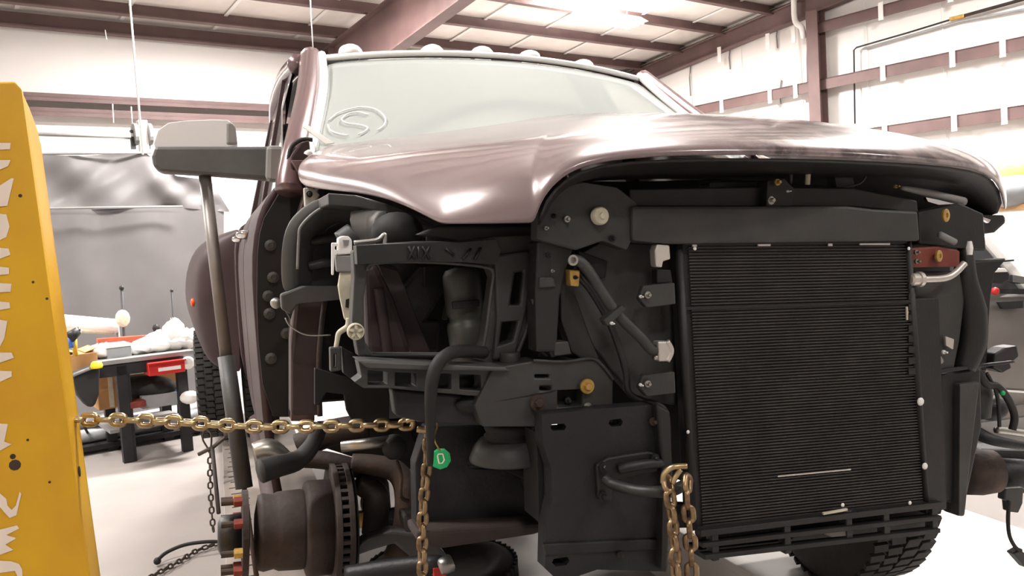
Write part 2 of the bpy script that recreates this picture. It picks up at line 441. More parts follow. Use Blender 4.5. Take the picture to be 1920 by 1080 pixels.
for i, s in enumerate(HS):
    r = QS(s); l = r[-1]
    k = max(0, i-12)/7.0
    r.append(Vector((l.x + .06*k, 1.22, l.z + (.01 if i < 12 else .02*(1-k)))) if l.y < 1.15 else Vector((l.x+.0, 1.24, l.z)))
    G.append(r)
hood = surf('hood', G, M_hood, truck, thick=.012)
# hood's black underside: a lip that follows the opening
U_ = [(1001,422),(1016,372),(1053,330),(1112,302),(1242,291),(1450,290),(1650,297),(1788,307),(1849,320),(1880,348),(1886,408)]
vv = [-.10,-.115,-.125,-.145,-.175,-.185,-.135,-.035,.055,.115,.145]
top = [Q(p[0], p[1], v) for p, v in zip(U_, vv)]
low = [Q(p[0], p[1], v) for p, v in zip([(1018,424),(1038,384),(1072,352),(1122,336),(1245,328),(1450,326),(1640,334),(1765,352),(1800,372),(1815,395),(1815,412)], [.0,.0,.0,.0,.0,.0,.05,.12,.18,.22,.24])]
back = [Vector((p.x, p.y+.5, p.z+.04)) for p in low]
surf('hood_liner', [top, low, back], M_blk, hood, thick=.01, sub=1)
plate('hood_corner', [(1790,402),(1886,404),(1888,418),(1868,436),(1838,440),(1800,428)], .16, .12, M_blk, parent=hood, bevel=.01)

# cab: profile rings along v
def ring(v, prof):                            # prof: right half from the sill up to the roof centre
    R = [Vector((U0 + x, v, z)) for x, z in prof]
    return R + [Vector((U0 - x, v, z)) for x, z in prof[::-1][1:]]
low_p = [(-1.02,-.62),(-1.06,-.45),(-1.08,-.1),(-1.095,.18),(-1.097,.34),(-1.075,.47),(-1.04,.54),(-.99,.60)]
def cabside(name, v0, v1, m, sgn, prof=low_p, n=6, parent=truck, th=.03, dx=0):
    G = []
    for k in range(n+1):
        v = v0 + (v1-v0)*k/n
        G.append([Vector((U0 + sgn*(-1)*(-(x-dx)) , v, z)) if False else Vector((U0 + (x-dx)*(1 if sgn < 0 else -1), v, z)) for x, z in prof])
    o = surf(name, G, m, parent, thick=0, sub=1)
    md = o.modifiers.new('thick', 'SOLIDIFY'); md.thickness = th; md.offset = 0
    return o
for sg in (-1, 1):
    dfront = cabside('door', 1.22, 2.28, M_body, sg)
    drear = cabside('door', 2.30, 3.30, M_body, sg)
    cabside('rocker_panel', 1.2, 3.4, M_body, sg, [(-1.02,-.75),(-1.07,-.70),(-1.06,-.64),(-1.0,-.63)])
    for v, dd in ((2.12, dfront), (3.14, drear)):
        x = U0 + sg*1.115
        b = MB().tube([(x-sg*.03, v-.1, .43), (x+sg*.012, v-.08, .43), (x+sg*.012, v+.08, .43), (x-sg*.03, v+.1, .43)], .018, 10)
        b.build('door_handle', M_chrome, dd, True)
# roof and pillars
hdr = [(-.80,1.205),(-.6,1.235),(-.3,1.258),(0,1.265)]
G = []
for v, dz, k in ((1.90,0,1),(2.0,.03,1.03),(2.4,.055,1.04),(3.0,.045,1.04),(3.35,0,1.0)):
    G.append(ring(v, [(-.885*k, 1.15+dz*.5)] + [(x*k, z+dz) for x, z in hdr]))
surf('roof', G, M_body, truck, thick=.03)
for sg in (-1, 1):
    def X(x): return U0 + sg*x
    b = MB()
    # A pillar from the cowl up to the header
    b.tube(crom([(X(.985),1.14,.56),(X(.975),1.17,.62),(X(.94),1.25,.74),(X(.86),1.62,1.0),(X(.815),1.92,1.2)]), .05, 12).build('windshield_pillar', M_paint, truck, True)
    MB().tube(crom([(X(.92),1.12,.68),(X(.885),1.25,.765),(X(.805),1.60,1.015),(X(.775),1.87,1.205)]), .018, 8).build('trim_and_header_glare', M_white, truck, True)
    MB().tube(crom([(X(.87),1.92,1.17),(X(.885),2.4,1.2),(X(.885),3.0,1.19),(X(.87),3.3,1.13)]), .045, 10).build('roof_rail', M_paint, truck, True)
    MB().beam((X(1.0),2.30,.56), (X(.89),2.30,1.16), .05, .1, (0,1,0)).build('door_pillar', M_body, truck)
    MB().beam((X(1.01),3.36,.55), (X(.88),3.30,1.15), .05, .16, (0,1,0)).build('rear_pillar', M_body, truck)
    MB().prism([[(X(1.0),1.30,.60),(X(1.0),2.26,.60),(X(.90),2.26,1.15),(X(.895),1.98,1.15),(X(.97),1.62,.92)]], (sg*-.006,0,0)).build('side_window', M_sglass, truck)
    MB().prism([[(X(1.0),2.34,.60),(X(1.0),3.30,.60),(X(.90),3.24,1.14),(X(.90),2.34,1.15)]], (sg*-.006,0,0)).build('side_window', M_sglass, truck)
# windshield
G = []
for k in range(7):
    t = k/6; row = []
    for j in range(13):
        s = -1 + 2*j/12
        hw = .93 + (.775-.93)*t
        bow = 1-s*s
        row.append(Vector((U0 + s*hw, 1.12 + .75*t - .16*bow*(1-.45*t), .665 + .51*t + .045*bow)))
    G.append(row)
WG = G
wind = surf('windshield', G, M_glass, truck, thick=.006, sub=1)
def on_glass(px, py):                         # nearest point of the glass along a view ray
    r = TI.to_3x3() @ ray(px, py); o = TI @ EYE; best = None
    from mathutils.geometry import intersect_ray_tri
    for i in range(6):
        for j in range(12):
            a, b_, c, d = WG[i][j], WG[i][j+1], WG[i+1][j+1], WG[i+1][j]
            for tri in ((a,b_,c),(a,c,d)):
                h = intersect_ray_tri(*tri, r, o, True)
                if h: return h + Vector((0,-.006,.004))
    return Q(px, py, 1.2)
def chalk(L, r=.0028): MB().tube(crom([on_glass(*p) for p in L], 4), r, 6).build('chalk_mark', M_white, wind, True)
chalk([(616,228),(632,215),(655,207),(676,203),(700,206),(714,214),(722,225),(719,237),(708,246)])
chalk([(614,236),(620,247),(634,253),(652,256)])
chalk([(690,217),(672,213),(652,216),(640,226),(650,233),(672,236),(688,241),(684,248),(672,254)])
MB().prism([[on_glass(*p) for p in ((568,240),(577,236),(626,272),(610,274))]], (0,-.004,.003)).build('cowl_strip', M_white, truck)
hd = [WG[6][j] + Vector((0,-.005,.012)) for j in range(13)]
MB().tube(crom(hd, 3), .014, 8).build('trim_and_header_glare', M_white, truck, True)  # white strip painting the bright reflection along the roof's front edge
# dark interior so the glass does not look through an empty shell
MB().box((U0, 2.4, .1), (1.95, 1.9, .7)).build('cab_interior', M_deep, truck, bevel=.05)
MB().box((U0, 1.42, .52), (1.75, .5, .2)).build('dashboard', M_deep, truck, bevel=.05)
MB().box((U0, 3.36, .75), (1.75, .04, .75)).build('rear_window', M_sglass, truck)
# cab roof lamps
for px, py in ((657,97), (810,97), (903,100), (992,107), (1092,124)):
    c = Q(px, py+3, 1.99)
    lm = MB().ball(c, .055, 16, (1.0, 1.3, .72)).build('cab_light', M_clear, truck, True)
# front pillar, door edge, hinges
plate('door_edge', [(545,338),(531,346),(512,380),(495,408),(486,440),(482,480),(481,560),(484,640),(492,720),(512,782),(548,782),(548,600)], 1.2, .05, M_deep)
for px, py in ((507,460), (512,520), (505,588), (537,625), (508,672), (503,555)):
    MB().lathe(Q(px, py, 1.19), (0,-1,0), [(.02,0),(.02,.01),(.01,.014)], 12).build('hinge_bolt', M_blk2, truck)
plate('hinge_pillar', [(546,300),(575,352),(560,400),(545,470),(545,790),(590,790),(590,300)], 1.08, .1, M_paint)
# bed with dually fender
for sg in (-1, 1):
    cabside('bed_side', 3.46, 5.95, M_body, sg, [(-1.05,-.45),(-1.09,-.3),(-1.10,.1),(-1.11,.4),(-1.08,.52),(-1.0,.535)])
    G = []
    for k in range(15):
        t = k/14; a = math.sin(math.pi*t)**.28
        v = 3.95 + 1.5*t
        G.append([Vector((U0+sg*(1.09+.0*a), v, .52)), Vector((U0+sg*(1.09+.22*a), v, .47)), Vector((U0+sg*(1.09+.35*a), v, .30)),
                  Vector((U0+sg*(1.09+.37*a), v, .0)), Vector((U0+sg*(1.09+.32*a), v, -.42+.5*math.sin(math.pi*t)**1.5*.62)), Vector((U0+sg*(1.09+.25*a), v, -.45+.5*math.sin(math.pi*t)**1.5*.62))])
    fd = surf('rear_fender', G, M_body, truck, thick=.012)
    MB().ball((U0+sg*1.385, 4.05, .03), .03, 12, (.5,1,1)).build('marker_lamp', M_orange, fd, True)
MB().box((U0, 5.93, .15), (2.1, .05, .7)).build('tailgate', M_body, truck, bevel=.02)
MB().box((U0, 4.7, -.2), (1.9, 2.4, .04)).build('bed_floor', M_body, truck)
# frame rails and axle under the cab
for sg in (-1, 1):
    MB().beam((U0+sg*.48, .36, -.27), (U0+sg*.48, 5.9, -.42), .08, .2).build('frame_rail', M_frame, truck)
MB().tube([(U0-1.0, 4.72, -.52), (U0+1.0, 4.72, -.45)], .06, 12).build('rear_axle', M_frame, truck, True)

# ---- wheels (built upright in the truck's frame)
def wheel(c, name='wheel', axis=Vector((1,0,0)), R=.40, W=.27, parent=truck, tread_m=None, seg=40):
    c = Vector(c); ax = axis.normalized()
    h = W/2
    prof = [(.225,-h*.8),(.25,-h*.95),(R*.86,-h),(R*.965,-h*.86),(R-.012,-h*.72),(R-.012,h*.72),(R*.965,h*.86),(R*.86,h),(.25,h*.95),(.225,h*.8)]
    root = MB().lathe(c, ax, prof, seg).build(name, tread_m or M_tire, parent)
    auto(root, 50)
    e1 = ax.orthogonal().normalized(); e2 = ax.cross(e1); b = MB()
    for k in range(52):
        for j, off in enumerate((-.38,-.13,.13,.38)):
            a = 2*math.pi*(k + (.5 if j % 2 else 0))/52
            rd = e1*math.cos(a)+e2*math.sin(a); tg = ax.cross(rd)
            M = Matrix((ax, tg, rd)).transposed()
            sh = Matrix(((1,.25*(1 if j<2 else -1),0),(0,1,0),(0,0,1)))
            b.box(c + rd*(R-.006) + ax*(off*W*.94), (W*.205, .036, .014), M @ sh)
    t = b.build('tread', tread_m or M_tire, root); t['kind'] = 'stuff'
    MB().lathe(c, ax, [(.228,-h*.75),(.2,-h*.7),(.19,-h*.2),(.10,-h*.1),(.10,.02),(.19,.02),(.2,h*.7),(.228,h*.75)], 28).build('rim', M_steel, root, True)
    return root
DECK, DECK_R = .42, .315
def local_z(u, v, z):                         # w of a world height above (u, v)
    P = TO + TU*u + TV*v; return (z - P.z)/TW.z
UP = TI.to_3x3() @ Vector((0,0,1))
AXL = Vector((1,0,-UP.x/UP.z)).normalized()
wheel((.87, .86, local_z(.87,.86,DECK_R+.43)), axis=Matrix.Rotation(math.radians(-6),3,'Z') @ AXL, W=.28, R=.43)
for u in (-1.52, -1.20, .70, 1.02):
    wheel((u, 4.72, local_z(u,4.72,(DECK if u < 0 else DECK_R)+.40)), axis=AXL, W=.24)

# ---- front structure: big dark backing panels first
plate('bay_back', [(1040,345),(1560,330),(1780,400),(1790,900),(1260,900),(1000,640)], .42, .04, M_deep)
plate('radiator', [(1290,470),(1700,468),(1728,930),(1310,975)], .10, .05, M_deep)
# condenser: core, tubes, tanks
cTL, cTR, cBL, cBR = Q(1266,456,0), Q(1703,453,0), Q(1293,990,0), Q(1737,940,0)
cond = MB().prism([[cTL, cTR, cBR, cBL]], (0,.03,0)).build('condenser', M_cond, truck, bevel=.003)
b = MB()
NT = 92
for k in range(NT):
    t = (k+.5)/NT
    a = cTL.lerp(cBL, t); c = cTR.lerp(cBR, t); d = (c-a)
    a = a + d*.045 + Vector((0,-.004,0)); c = c - d*.02 + Vector((0,-.004,0))
    b.beam(a, c, .006, (cTL-cBL).length/NT*.42, (0,0,1))
o = b.build('cooling_tubes', M_fin, cond); o['kind'] = 'stuff'
for (A, Bc, tin) in ((cTL, cBL, 1), (cTR, cBR, -1)):
    d = (cTR-cTL).normalized()*tin*.008
    MB().tube([A+d+Vector((0,-.004,0)), Bc+d+Vector((0,-.004,0))], .011, 12).build('side_tank', M_cond, cond, True)
for k in (.0, .225, 1.0):
    a = cTL.lerp(cBL, k); c = cTR.lerp(cBR, k)
    MB().beam(a+Vector((0,-.006,0)), c+Vector((0,-.006,0)), .01, .008).build('cross_strip', M_cond, cond)
for x0, x1, y in ((1421,1444,459), (1612,1668,457), (1298,1306,460), (1553,1560,459)):
    MB().beam(Q(x0,y,-.008), Q(x1,y,-.008), .004, .007).build('label_strip', M_white, cond)
MB().beam(Q(1458,893,-.008), Q(1595,880,-.008), .003, .004).build('scratch', M_alu, cond)
for x, y, r in ((1726,753,.012),(1734,874,.010),(1706,943,.006),(1580,947,.006),(1290,810,.005),(1303,466,.005),(1704,466,.005)):
    MB().ball(Q(x,y,-.02), r, 10, (1,.5,1)).build('clip', M_white, cond, True)
MB().beam(Q(1700,575,-.008), Q(1701,600,-.008), .004, .006).build('label_strip', M_tan, cond)
plate('condenser_rail', [(1716,560),(1760,558),(1775,955),(1737,965)], -.005, .05, M_blk)
for k in range(9):
    plate('rail_tooth', [(1704,470+k*20+60),(1717,470+k*20+60),(1717,482+k*20+60),(1704,482+k*20+60)], -.012, .02, M_blk, bevel=0)
# lower grille bars
for k, dy in enumerate((0, 22, 44)):
    q0, q1 = Q(1308+k*4, 998+dy, -.01), Q(1760-k*2, 944+dy*1.1, -.01)
    MB().beam(q0, q1, .03, .013 + .004*(k == 0)).build('lower_bar', M_blk, truck, bevel=.002)
for px, y0, y1 in ((1335,998,1048),(1470,980,1035),(1585,955,1012),(1655,955,1000),(1745,945,995)):
    MB().beam(Q(px,y0,.0), Q(px+2,y1,.0), .02, .03, (0,1,0)).build('bar_brace', M_blk2, truck, bevel=.002)
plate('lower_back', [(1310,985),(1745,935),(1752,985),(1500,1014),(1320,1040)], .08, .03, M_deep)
plate('lower_tray', [(1310,1030),(1480,1012),(1500,1000),(1760,975),(1755,990),(1490,1022),(1320,1050)], .04, .06, M_blk)
MB().beam(Q(1543,963,-.03), Q(1588,955,-.03), .006, .006).build('clip', M_tan, truck)
plate('broken_tab', [(1540,1000),(1585,992),(1592,1005),(1560,1008)], -.01, .01, M_gry)
# upper radiator support
plate('upper_support', [(1186,386),(1590,386),(1640,392),(1722,396),(1726,452),(1258,458),(1186,452)], -.035, .10, M_blk2, bevel=.008)
plate('upper_ledge', [(1180,354),(1420,350),(1600,352),(1720,376),(1722,398),(1590,388),(1182,388)], .03, .05, M_blk, bevel=.008)
plate('latch_panel', [(1330,342),(1430,340),(1432,362),(1330,364)], .10, .05, M_blk, bevel=.006)
plate('latch_block', [(1440,338),(1470,334),(1492,356),(1480,392),(1436,392)], .0, .05, M_blk)
tubeq('latch_post', [(1516,314),(1514,346)], .007, M_tan, .02, n=1)
tubeq('latch_post', [(1484,316),(1482,344)], .005, M_blk2, .02, n=1)
tubeq('latch_crossbar', [(1500,313),(1516,317),(1532,313)], .005, M_bolt, .015, n=1)
bolt(1444,376,-.04,.011, M_steel)
bolt(1456,342,-.01,.009, M_bolt)
bolt(1476,359,-.01,.003, M_white)
bolt(1678,350,.0,.005, M_bolt)
plate('hood_stop', [(1566,332),(1600,332),(1604,352),(1570,356)], .06, .04, M_blk2)
tubeq('latch_cable', [(1580,352),(1612,344),(1624,330)], .003, M_blk2, .04)
# corner plate with the pale disc
plate('corner_plate', [(1008,352),(1085,340),(1160,352),(1196,380),(1196,430),(1176,470),(1130,452),(1080,470),(1008,450)], -.02, .05, M_blk2, bevel=.006)
dd = MB().lathe(Q(1122,405,-.03), (.1,-1,.0), [(.022,0),(.022,.012),(.019,.016),(.008,.016),(.007,.022),(0.001,.023)], 28).build('bumper_pad', M_tan, truck, True); auto(dd)
bolt(1147,447,-.025,.008, M_deep)
bolt(1062,411,-.025,.008, M_steel); bolt(1023,428,-.025,.005, M_steel); bolt(1031,371,-.025,.004, M_steel); bolt(1038,405,-.025,.006, M_deep)
plate('corner_bracket', [(1008,452),(1080,452),(1062,505),(1050,560),(1044,660),(1006,660),(1004,560)], .0, .06, M_blk, bevel=.005)
plate('bracket_tab', [(1012,520),(1040,520),(1042,538),(1012,540)], -.008, .02, M_blk2)
bolt(1034,508,-.01,.004, M_steel); bolt(1028,478,-.01,.007, M_deep)
plate('side_panel', [(1130,452),(1262,458),(1275,560),(1290,760),(1260,760),(1190,745),(1150,700),(1105,640),(1060,560),(1080,480)], .06, .05, M_blk2, bevel=.006)
plate('side_recess', [(1085,470),(1140,490),(1136,520),(1110,530),(1085,505)], .05, .02, M_deep)
plate('air_guide', [(1050,505),(1062,505),(1100,610),(1130,690),(1112,690),(1072,660),(1052,600)], .03, .04, M_blk, bevel=.004)
# refrigerant pipes
tubeq('coolant_pipe', [(1072,486,-.02),(1098,500,-.03),(1150,580,-.05),(1200,632,-.06),(1222,656,-.06),(1238,654,-.06)], .0135, M_blk2)
tubeq('coolant_pipe', [(1080,515,-.0),(1108,545,.0),(1146,612,.0),(1172,690,.0),(1178,735,.0),(1205,752,.0),(1238,762,.0),(1250,785,.0),(1252,860,.0)], .009, M_blk)
MB().lathe(Q(1073,488,-.035), (0,-1,0), [(.013,0),(.013,.006),(.008,.006),(.008,.0)], 16).build('pipe_end', M_steel, truck)
plate('pipe_fitting', [(1068,505),(1088,507),(1086,538),(1070,536)], -.02, .03, M_bolt)
bolt(1078,520,-.02,.005, M_deep)
plate('pipe_clamp', [(1132,600),(1166,572),(1174,580),(1140,612)], -.075, .03, M_blk2)
bolt(1146,606,-.08,.004, M_white)
plate('pipe_block', [(1234,640),(1257,640),(1259,678),(1236,678)], -.075, .03, M_alu, bevel=.004)
tubeq('pipe_ring', [(1250,640),(1258,658),(1250,677)], .008, M_alu, -.07)
tubeq('pipe_stub', [(1226,670),(1240,671)], .008, M_steel, -.06, n=1)
plate('pipe_block', [(1232,458),(1256,460),(1258,486),(1244,490),(1242,502),(1230,500),(1228,470)], -.03, .03, M_alu, bevel=.004)
plate('fitting_base', [(1232,505),(1258,506),(1262,530),(1232,532)], -.01, .03, M_deep)
for y in (0, 167):
    plate('mount_ear', [(1206,536+y),(1266,530+y),(1268,570+y),(1212,577+y),(1198,560+y)], -.03, .02, M_blk2, bevel=.004)
    bolt(1213,553+y*.995,-.035,.009, M_steel); bolt(1200,556+y*.99,-.033,.004, M_white)
# lower black corner bracket with yellow bolts
plate('support_bracket', [(925,690),(1005,676),(1125,674),(1150,712),(1150,765),(1020,775),(1015,800),(905,800),(890,760)], .02, .08, M_blk2, bevel=.006,
      holes=[[(1003,702),(1030,702),(1030,709),(1003,709)], [(1012,724),(1034,724),(1034,733),(1012,733)], [(1046,732),(1092,730),(1092,762),(1046,764)]])
plate('bracket_pocket', [(1040,725),(1096,722),(1098,768),(1040,770)], .06, .02, M_deep)
bolt(1008,755,.01,.020, M_rust2); bolt(1100,724,.01,.019, M_bolt); bolt(1064,750,.05,.008, M_blk2)
bolt(1100,763,-.0,.012, M_steel)
plate('support_clip', [(1038,642),(1066,640),(1072,664),(1040,668)], .0, .05, M_blk2)
tubeq('support_edge', [(1000,676),(1060,678),(1110,672),(1132,688),(1150,712)], .004, M_blk2, .015)
tubeq('support_strut', [(1000,560),(1020,620),(1038,668)], .007, M_blk2, .02)

# ---- headlamp carrier and inner fender on the image's left
plate('headlamp_frame', [(662,470),(700,458),(780,452),(860,452),(935,442),(1000,440),(1008,520),(992,600),(968,668),(930,690),(905,680),(880,672),(700,668),(672,668),(660,600),(664,520)], .10, .05, M_blk2, bevel=.006,
      holes=[[(700,496),(780,492),(860,496),(918,504),(924,520),(908,640),(898,664),(700,664),(684,640),(682,560),(690,510)],
             [(966,512),(982,508),(976,572),(956,572)], [(942,604),(972,602),(962,640),(936,648)]])
plate('frame_beam', [(668,460),(780,455),(870,453),(930,448),(940,470),(930,496),(870,492),(780,490),(670,496)], .06, .05, M_blk, bevel=.005)
for L in ([(766,462),(778,486)], [(778,462),(766,486)], [(785,462),(785,486)], [(792,462),(806,486)], [(806,462),(792,486)], [(836,466),(852,478)], [(868,486),(884,466)], [(890,488),(902,464)]):
    tubeq('beam_rib', L, .003, M_frame, .055, n=1, seg=6)
tubeq('frame_edge', [(690,508),(700,494),(780,491),(860,495),(914,502),(925,512),(922,540),(908,640),(896,664)], .004, M_mid, .092, n=5)
tubeq('frame_edge', [(1004,470),(1006,530),(990,610),(966,672)], .005, M_blk2, .09)
plate('lamp_bezel', [(928,478),(992,470),(1000,530),(966,668),(925,676),(932,600)], .085, .02, M_blk2, bevel=.005,
      holes=[[(966,512),(982,508),(976,572),(956,572)], [(942,604),(972,602),(962,640),(936,648)]])
MB().lathe(Q(956,660,.08), (0,0,-1), [(.024,0),(.026,.006),(.026,.05),(.02,.055)], 18).build('frame_bush', M_blk2, truck, True)
# lower shelf with rectangular windows
plate('lower_shelf', [(672,678),(730,682),(810,686),(940,690),(960,700),(955,742),(905,744),(790,734),(730,728),(682,728),(664,716),(678,706)], .03, .06, M_blk2, bevel=.005,
      holes=[[(690,694),(727,697),(727,722),(690,722)], [(741,698),(781,700),(781,726),(741,724)], [(816,700),(846,701),(846,730),(816,728)], [(862,702),(901,703),(903,733),(862,730)]])
plate('shelf_lip', [(670,676),(800,682),(945,688),(960,696),(800,694),(690,690)], .0, .09, M_mid, bevel=.004)
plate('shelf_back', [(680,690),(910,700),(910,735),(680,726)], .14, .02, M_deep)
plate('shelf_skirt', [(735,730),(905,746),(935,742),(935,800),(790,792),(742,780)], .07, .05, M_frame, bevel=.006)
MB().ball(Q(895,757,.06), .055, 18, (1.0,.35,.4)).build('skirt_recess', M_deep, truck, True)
# things seen through the opening: apron, bottle, ribs
plate('apron_wall', [(684,500),(705,488),(740,560),(775,664),(690,664)], .24, .06, M_apron, bevel=.02)
tubeq('apron_ridge', [(710,540),(720,610),(728,664)], .014, M_apron, .23)
plate('apron_slope', [(705,488),(745,500),(810,664),(770,664)], .3, .04, M_apron, bevel=.01)
plate('bay_wall', [(684,440),(1010,400),(1010,700),(940,690),(684,670)], .44, .03, M_frame)
plate('bay_step', [(790,498),(850,496),(838,540),(800,600),(826,600),(822,660),(770,664),(740,560)], .36, .04, M_blk, bevel=.008)
plate('bay_hole', [(797,500),(842,498),(828,538),(796,538)], .34, .015, M_deep, bevel=0)
bt = MB().lathe(Q(874,600,.26), (0,0,1), [(.03,-.128),(.05,-.122),(.053,-.02),(.050,-.005),(.044,.0),(.044,.01),(.05,.02),(.05,.12),(.04,.135),(.02,.14)], 24)
bt.xf(Matrix.Translation(Q(874,600,.26)) @ Matrix.Rotation(math.radians(-6),4,'Y') @ Matrix.Translation(-Q(874,600,.26)))
bt.build('washer_bottle', M_bottle, truck, True)
plate('bottle_bracket', [(848,566),(900,562),(900,574),(850,580)], .19, .01, M_blk)
plate('bottle_side', [(856,500),(872,498),(852,572),(840,600),(832,600)], .3, .03, M_blk2)
# hose that hangs over the shelf
tubeq('vent_hose', [(908,661,.06),(870,658,.02),(840,664,-.02),(820,684,-.03),(810,715,-.03),(807,760,-.02),(807,810,.0),(806,870,.06)], [.0155,.0155,.0155,.0155,.0155,.014,.011,.008], M_rub)
# black horn bulb and air tube
MB().ball(Q(745,436,.22), .058, 20, (1.15,1,.9)).build('air_inlet', M_deep, truck, True)
tubeq('air_tube', [(668,430,.35),(700,424,.33),(722,424,.3)], [.05,.05,.04], M_gry)
tubeq('air_tube_cuff', [(640,455,.3),(664,438,.3)], .03, M_blk2)
tubeq('harness_bar', [(664,455),(706,450),(722,440),(720,470)], .005, M_steel, .12)
plate('upper_tie', [(822,424),(1004,424),(1008,448),(935,446),(860,456),(780,440)], .14, .05, M_blk2, bevel=.006)
plate('tie_slot', [(800,444),(852,448),(850,456),(800,454)], .13, .01, M_deep, bevel=0)
# wheel-arch liner: a ribbed black shell
arch = [(528,560),(524,500),(528,440),(545,404),(580,376),(615,364),(668,372)]
arch2 = [(560,540),(556,500),(560,450),(572,424),(600,400),(624,392),(668,396)]
arch3 = [(566,536),(562,500),(566,455),(578,430),(604,408),(626,402),(668,404)]
arch4 = [(590,540),(588,500),(592,460),(604,440),(622,424),(640,418),(668,420)]
surf('arch_liner', [QS(arch,.52), QS(arch2,.50), QS(arch3,.56), QS(arch4,.66)], M_mid, truck, thick=.006, sub=2)
plate('liner_panel', [(566,430),(604,404),(668,402),(680,470),(668,560),(560,562),(560,470)], .66, .02, M_blk, bevel=.004)
plate('liner_skirt', [(526,552),(566,536),(655,536),(660,560),(600,566),(560,570),(545,590),(528,580)], .5, .04, M_mid, bevel=.006)
tubeq('liner_bead', [(558,505),(560,450),(566,422),(604,390),(650,388)], .004, M_gry, .49)
for L in ([(582,454),(612,448),(650,444)], [(578,500),(606,494),(640,490)]):
    tubeq('liner_rib', L, [.012,.014,.010], M_blk2, .62)
plate('liner_flange', [(615,362),(668,366),(740,386),(815,422),(822,436),(780,420),(730,402),(670,388),(616,384)], .3, .25, M_blk2, bevel=.004)
plate('hood_hinge', [(570,352),(586,352),(600,366),(588,382),(572,390)], .78, .03, M_alu)
bolt(580,364,.77,.010, M_deep)
# inner fender steel below the liner
plate('apron_leg', [(552,560),(612,545),(606,600),(600,660),(604,780),(545,780),(545,640)], .62, .08, M_apron, bevel=.012)
tubeq('apron_leg_edge', [(612,545),(604,600),(598,680),(600,780)], .008, M_rust, .6)
plate('apron_arm', [(556,560),(545,600),(530,575),(540,560)], .55, .03, M_blk2)
MB().lathe(Q(517,568,.98), (0,-1,0), [(.018,0),(.018,.03),(.012,.034)], 14).build('liner_stud', M_steel, truck, True)
tubeq('thin_wire', [(535,596),(545,612),(575,628),(620,628)], .0022, M_steel, .5, seg=6)
# white connector with its tan flat harness
plate('connector', [(634,446),(642,442),(654,443),(660,450),(661,476),(634,478)], .22, .03, M_white, bevel=.006)
plate('connector_latch', [(643,450),(655,450),(653,460),(645,460)], .212, .01, M_gry, bevel=0)
plate('connector_ear', [(622,455),(634,455),(634,460),(628,462),(628,468),(636,470),(634,476),(628,480),(626,516),(622,516)], .225, .012, M_white)
plate('connector_body', [(630,478),(662,478),(662,510),(632,510)], .225, .03, M_gry, bevel=.004)
plate('harness_sleeve', [(638,510),(663,510),(663,532),(658,540),(659,598),(652,604),(646,598),(638,560),(634,536)], .235, .015, M_tan, bevel=.003)
plate('sleeve_hole', [(649,562),(655,560),(654,578),(648,576)], .228, .01, M_deep, bevel=0)
tubeq('connector_wire', [(654,596),(652,612),(636,624),(632,640),(630,652)], [.008,.008,.007,.006,.006], M_tan, .235)
plate('plug', [(619,652),(640,650),(641,694),(620,698)], .225, .03, M_blk2, bevel=.004, holes=[[(626,664),(631,664),(631,690),(626,690)]])
plate('plug_bracket', [(640,650),(664,664),(672,700),(660,712),(644,700)], .25, .03, M_deep)
c = Q(666,621,.075); b = MB()
b.lathe(c, (0,-1,0), [(.0195,0),(.0195,.012),(.0165,.014),(.0165,.006),(.006,.006),(.006,.012)], 24)
for k in range(5):
    a = 2*math.pi*k/5 + .3; b.beam(c+Vector((0,-.009,0)), c+Vector((.018*math.cos(a),-.009,.018*math.sin(a))), .006, .006, (0,1,0))
b.build('star_knob', M_tan, truck)
plate('knob_strip', [(664,480),(680,480),(676,640),(664,640)], .24, .02, M_blk, bevel=.003)
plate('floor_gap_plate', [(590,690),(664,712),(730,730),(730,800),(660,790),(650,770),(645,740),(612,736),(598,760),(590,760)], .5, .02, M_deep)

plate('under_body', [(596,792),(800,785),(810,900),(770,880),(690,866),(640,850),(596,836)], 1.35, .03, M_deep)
# ---- frame rail end, body mount and tow plate
plate('rail_side', [(800,800),(905,796),(1015,800),(1030,870),(1010,985),(780,1000),(778,870)], .26, .06, M_frame, bevel=.01)
plate('rail_bottom', [(780,998),(1012,982),(1040,990),(1000,1004),(830,1030),(785,1020)], .18, .12, M_rust, bevel=.01)
c = Q(955,812,.14)
MB().lathe(c, (0,0,1), [(.03,-.03),(.062,-.022),(.066,-.004),(.058,.004),(.062,.008),(.066,.018),(.06,.028),(.03,.03)], 28).build('body_mount', M_rub, truck, True)
MB().lathe(Q(952,836,.14), (0,0,1), [(.03,-.04),(.098,-.036),(.10,-.03),(.088,.0),(.074,.018),(.03,.02)], 28).build('mount_cup', M_blk2, truck, True)
plate('mount_web', [(885,880),(1000,880),(1024,900),(1030,960),(1000,940),(985,900),(950,884)], .2, .05, M_deep)
plate('front_bracket', [(1016,778),(1130,766),(1236,758),(1252,770),(1256,900),(1248,1072),(1120,1068),(1050,1092),(1022,1066),(1024,990),(1036,935),(1034,880),(1018,830)], -.06, .05, M_frame, bevel=.008,
      holes=[[(1034,796),(1058,794),(1062,800),(1058,807),(1036,808),(1032,802)], [(1143,787),(1164,785),(1168,791),(1164,799),(1146,800),(1141,794)], [(1038,1048),(1064,1044),(1068,1052),(1062,1060),(1042,1062),(1035,1055)]])
plate('bracket_return', [(1232,758),(1256,770),(1262,900),(1252,1072),(1240,1072),(1244,900)], -.09, .08, M_blk, bevel=.006)
plate('bracket_lip', [(1020,1020),(1245,1010),(1248,1030),(1024,1042)], -.068, .015, M_frame, bevel=.004)
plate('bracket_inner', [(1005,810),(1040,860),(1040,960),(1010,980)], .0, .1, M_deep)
plate('inner_floor', [(1016,800),(1250,790),(1250,1000),(1030,1030)], .06, .02, M_deep)
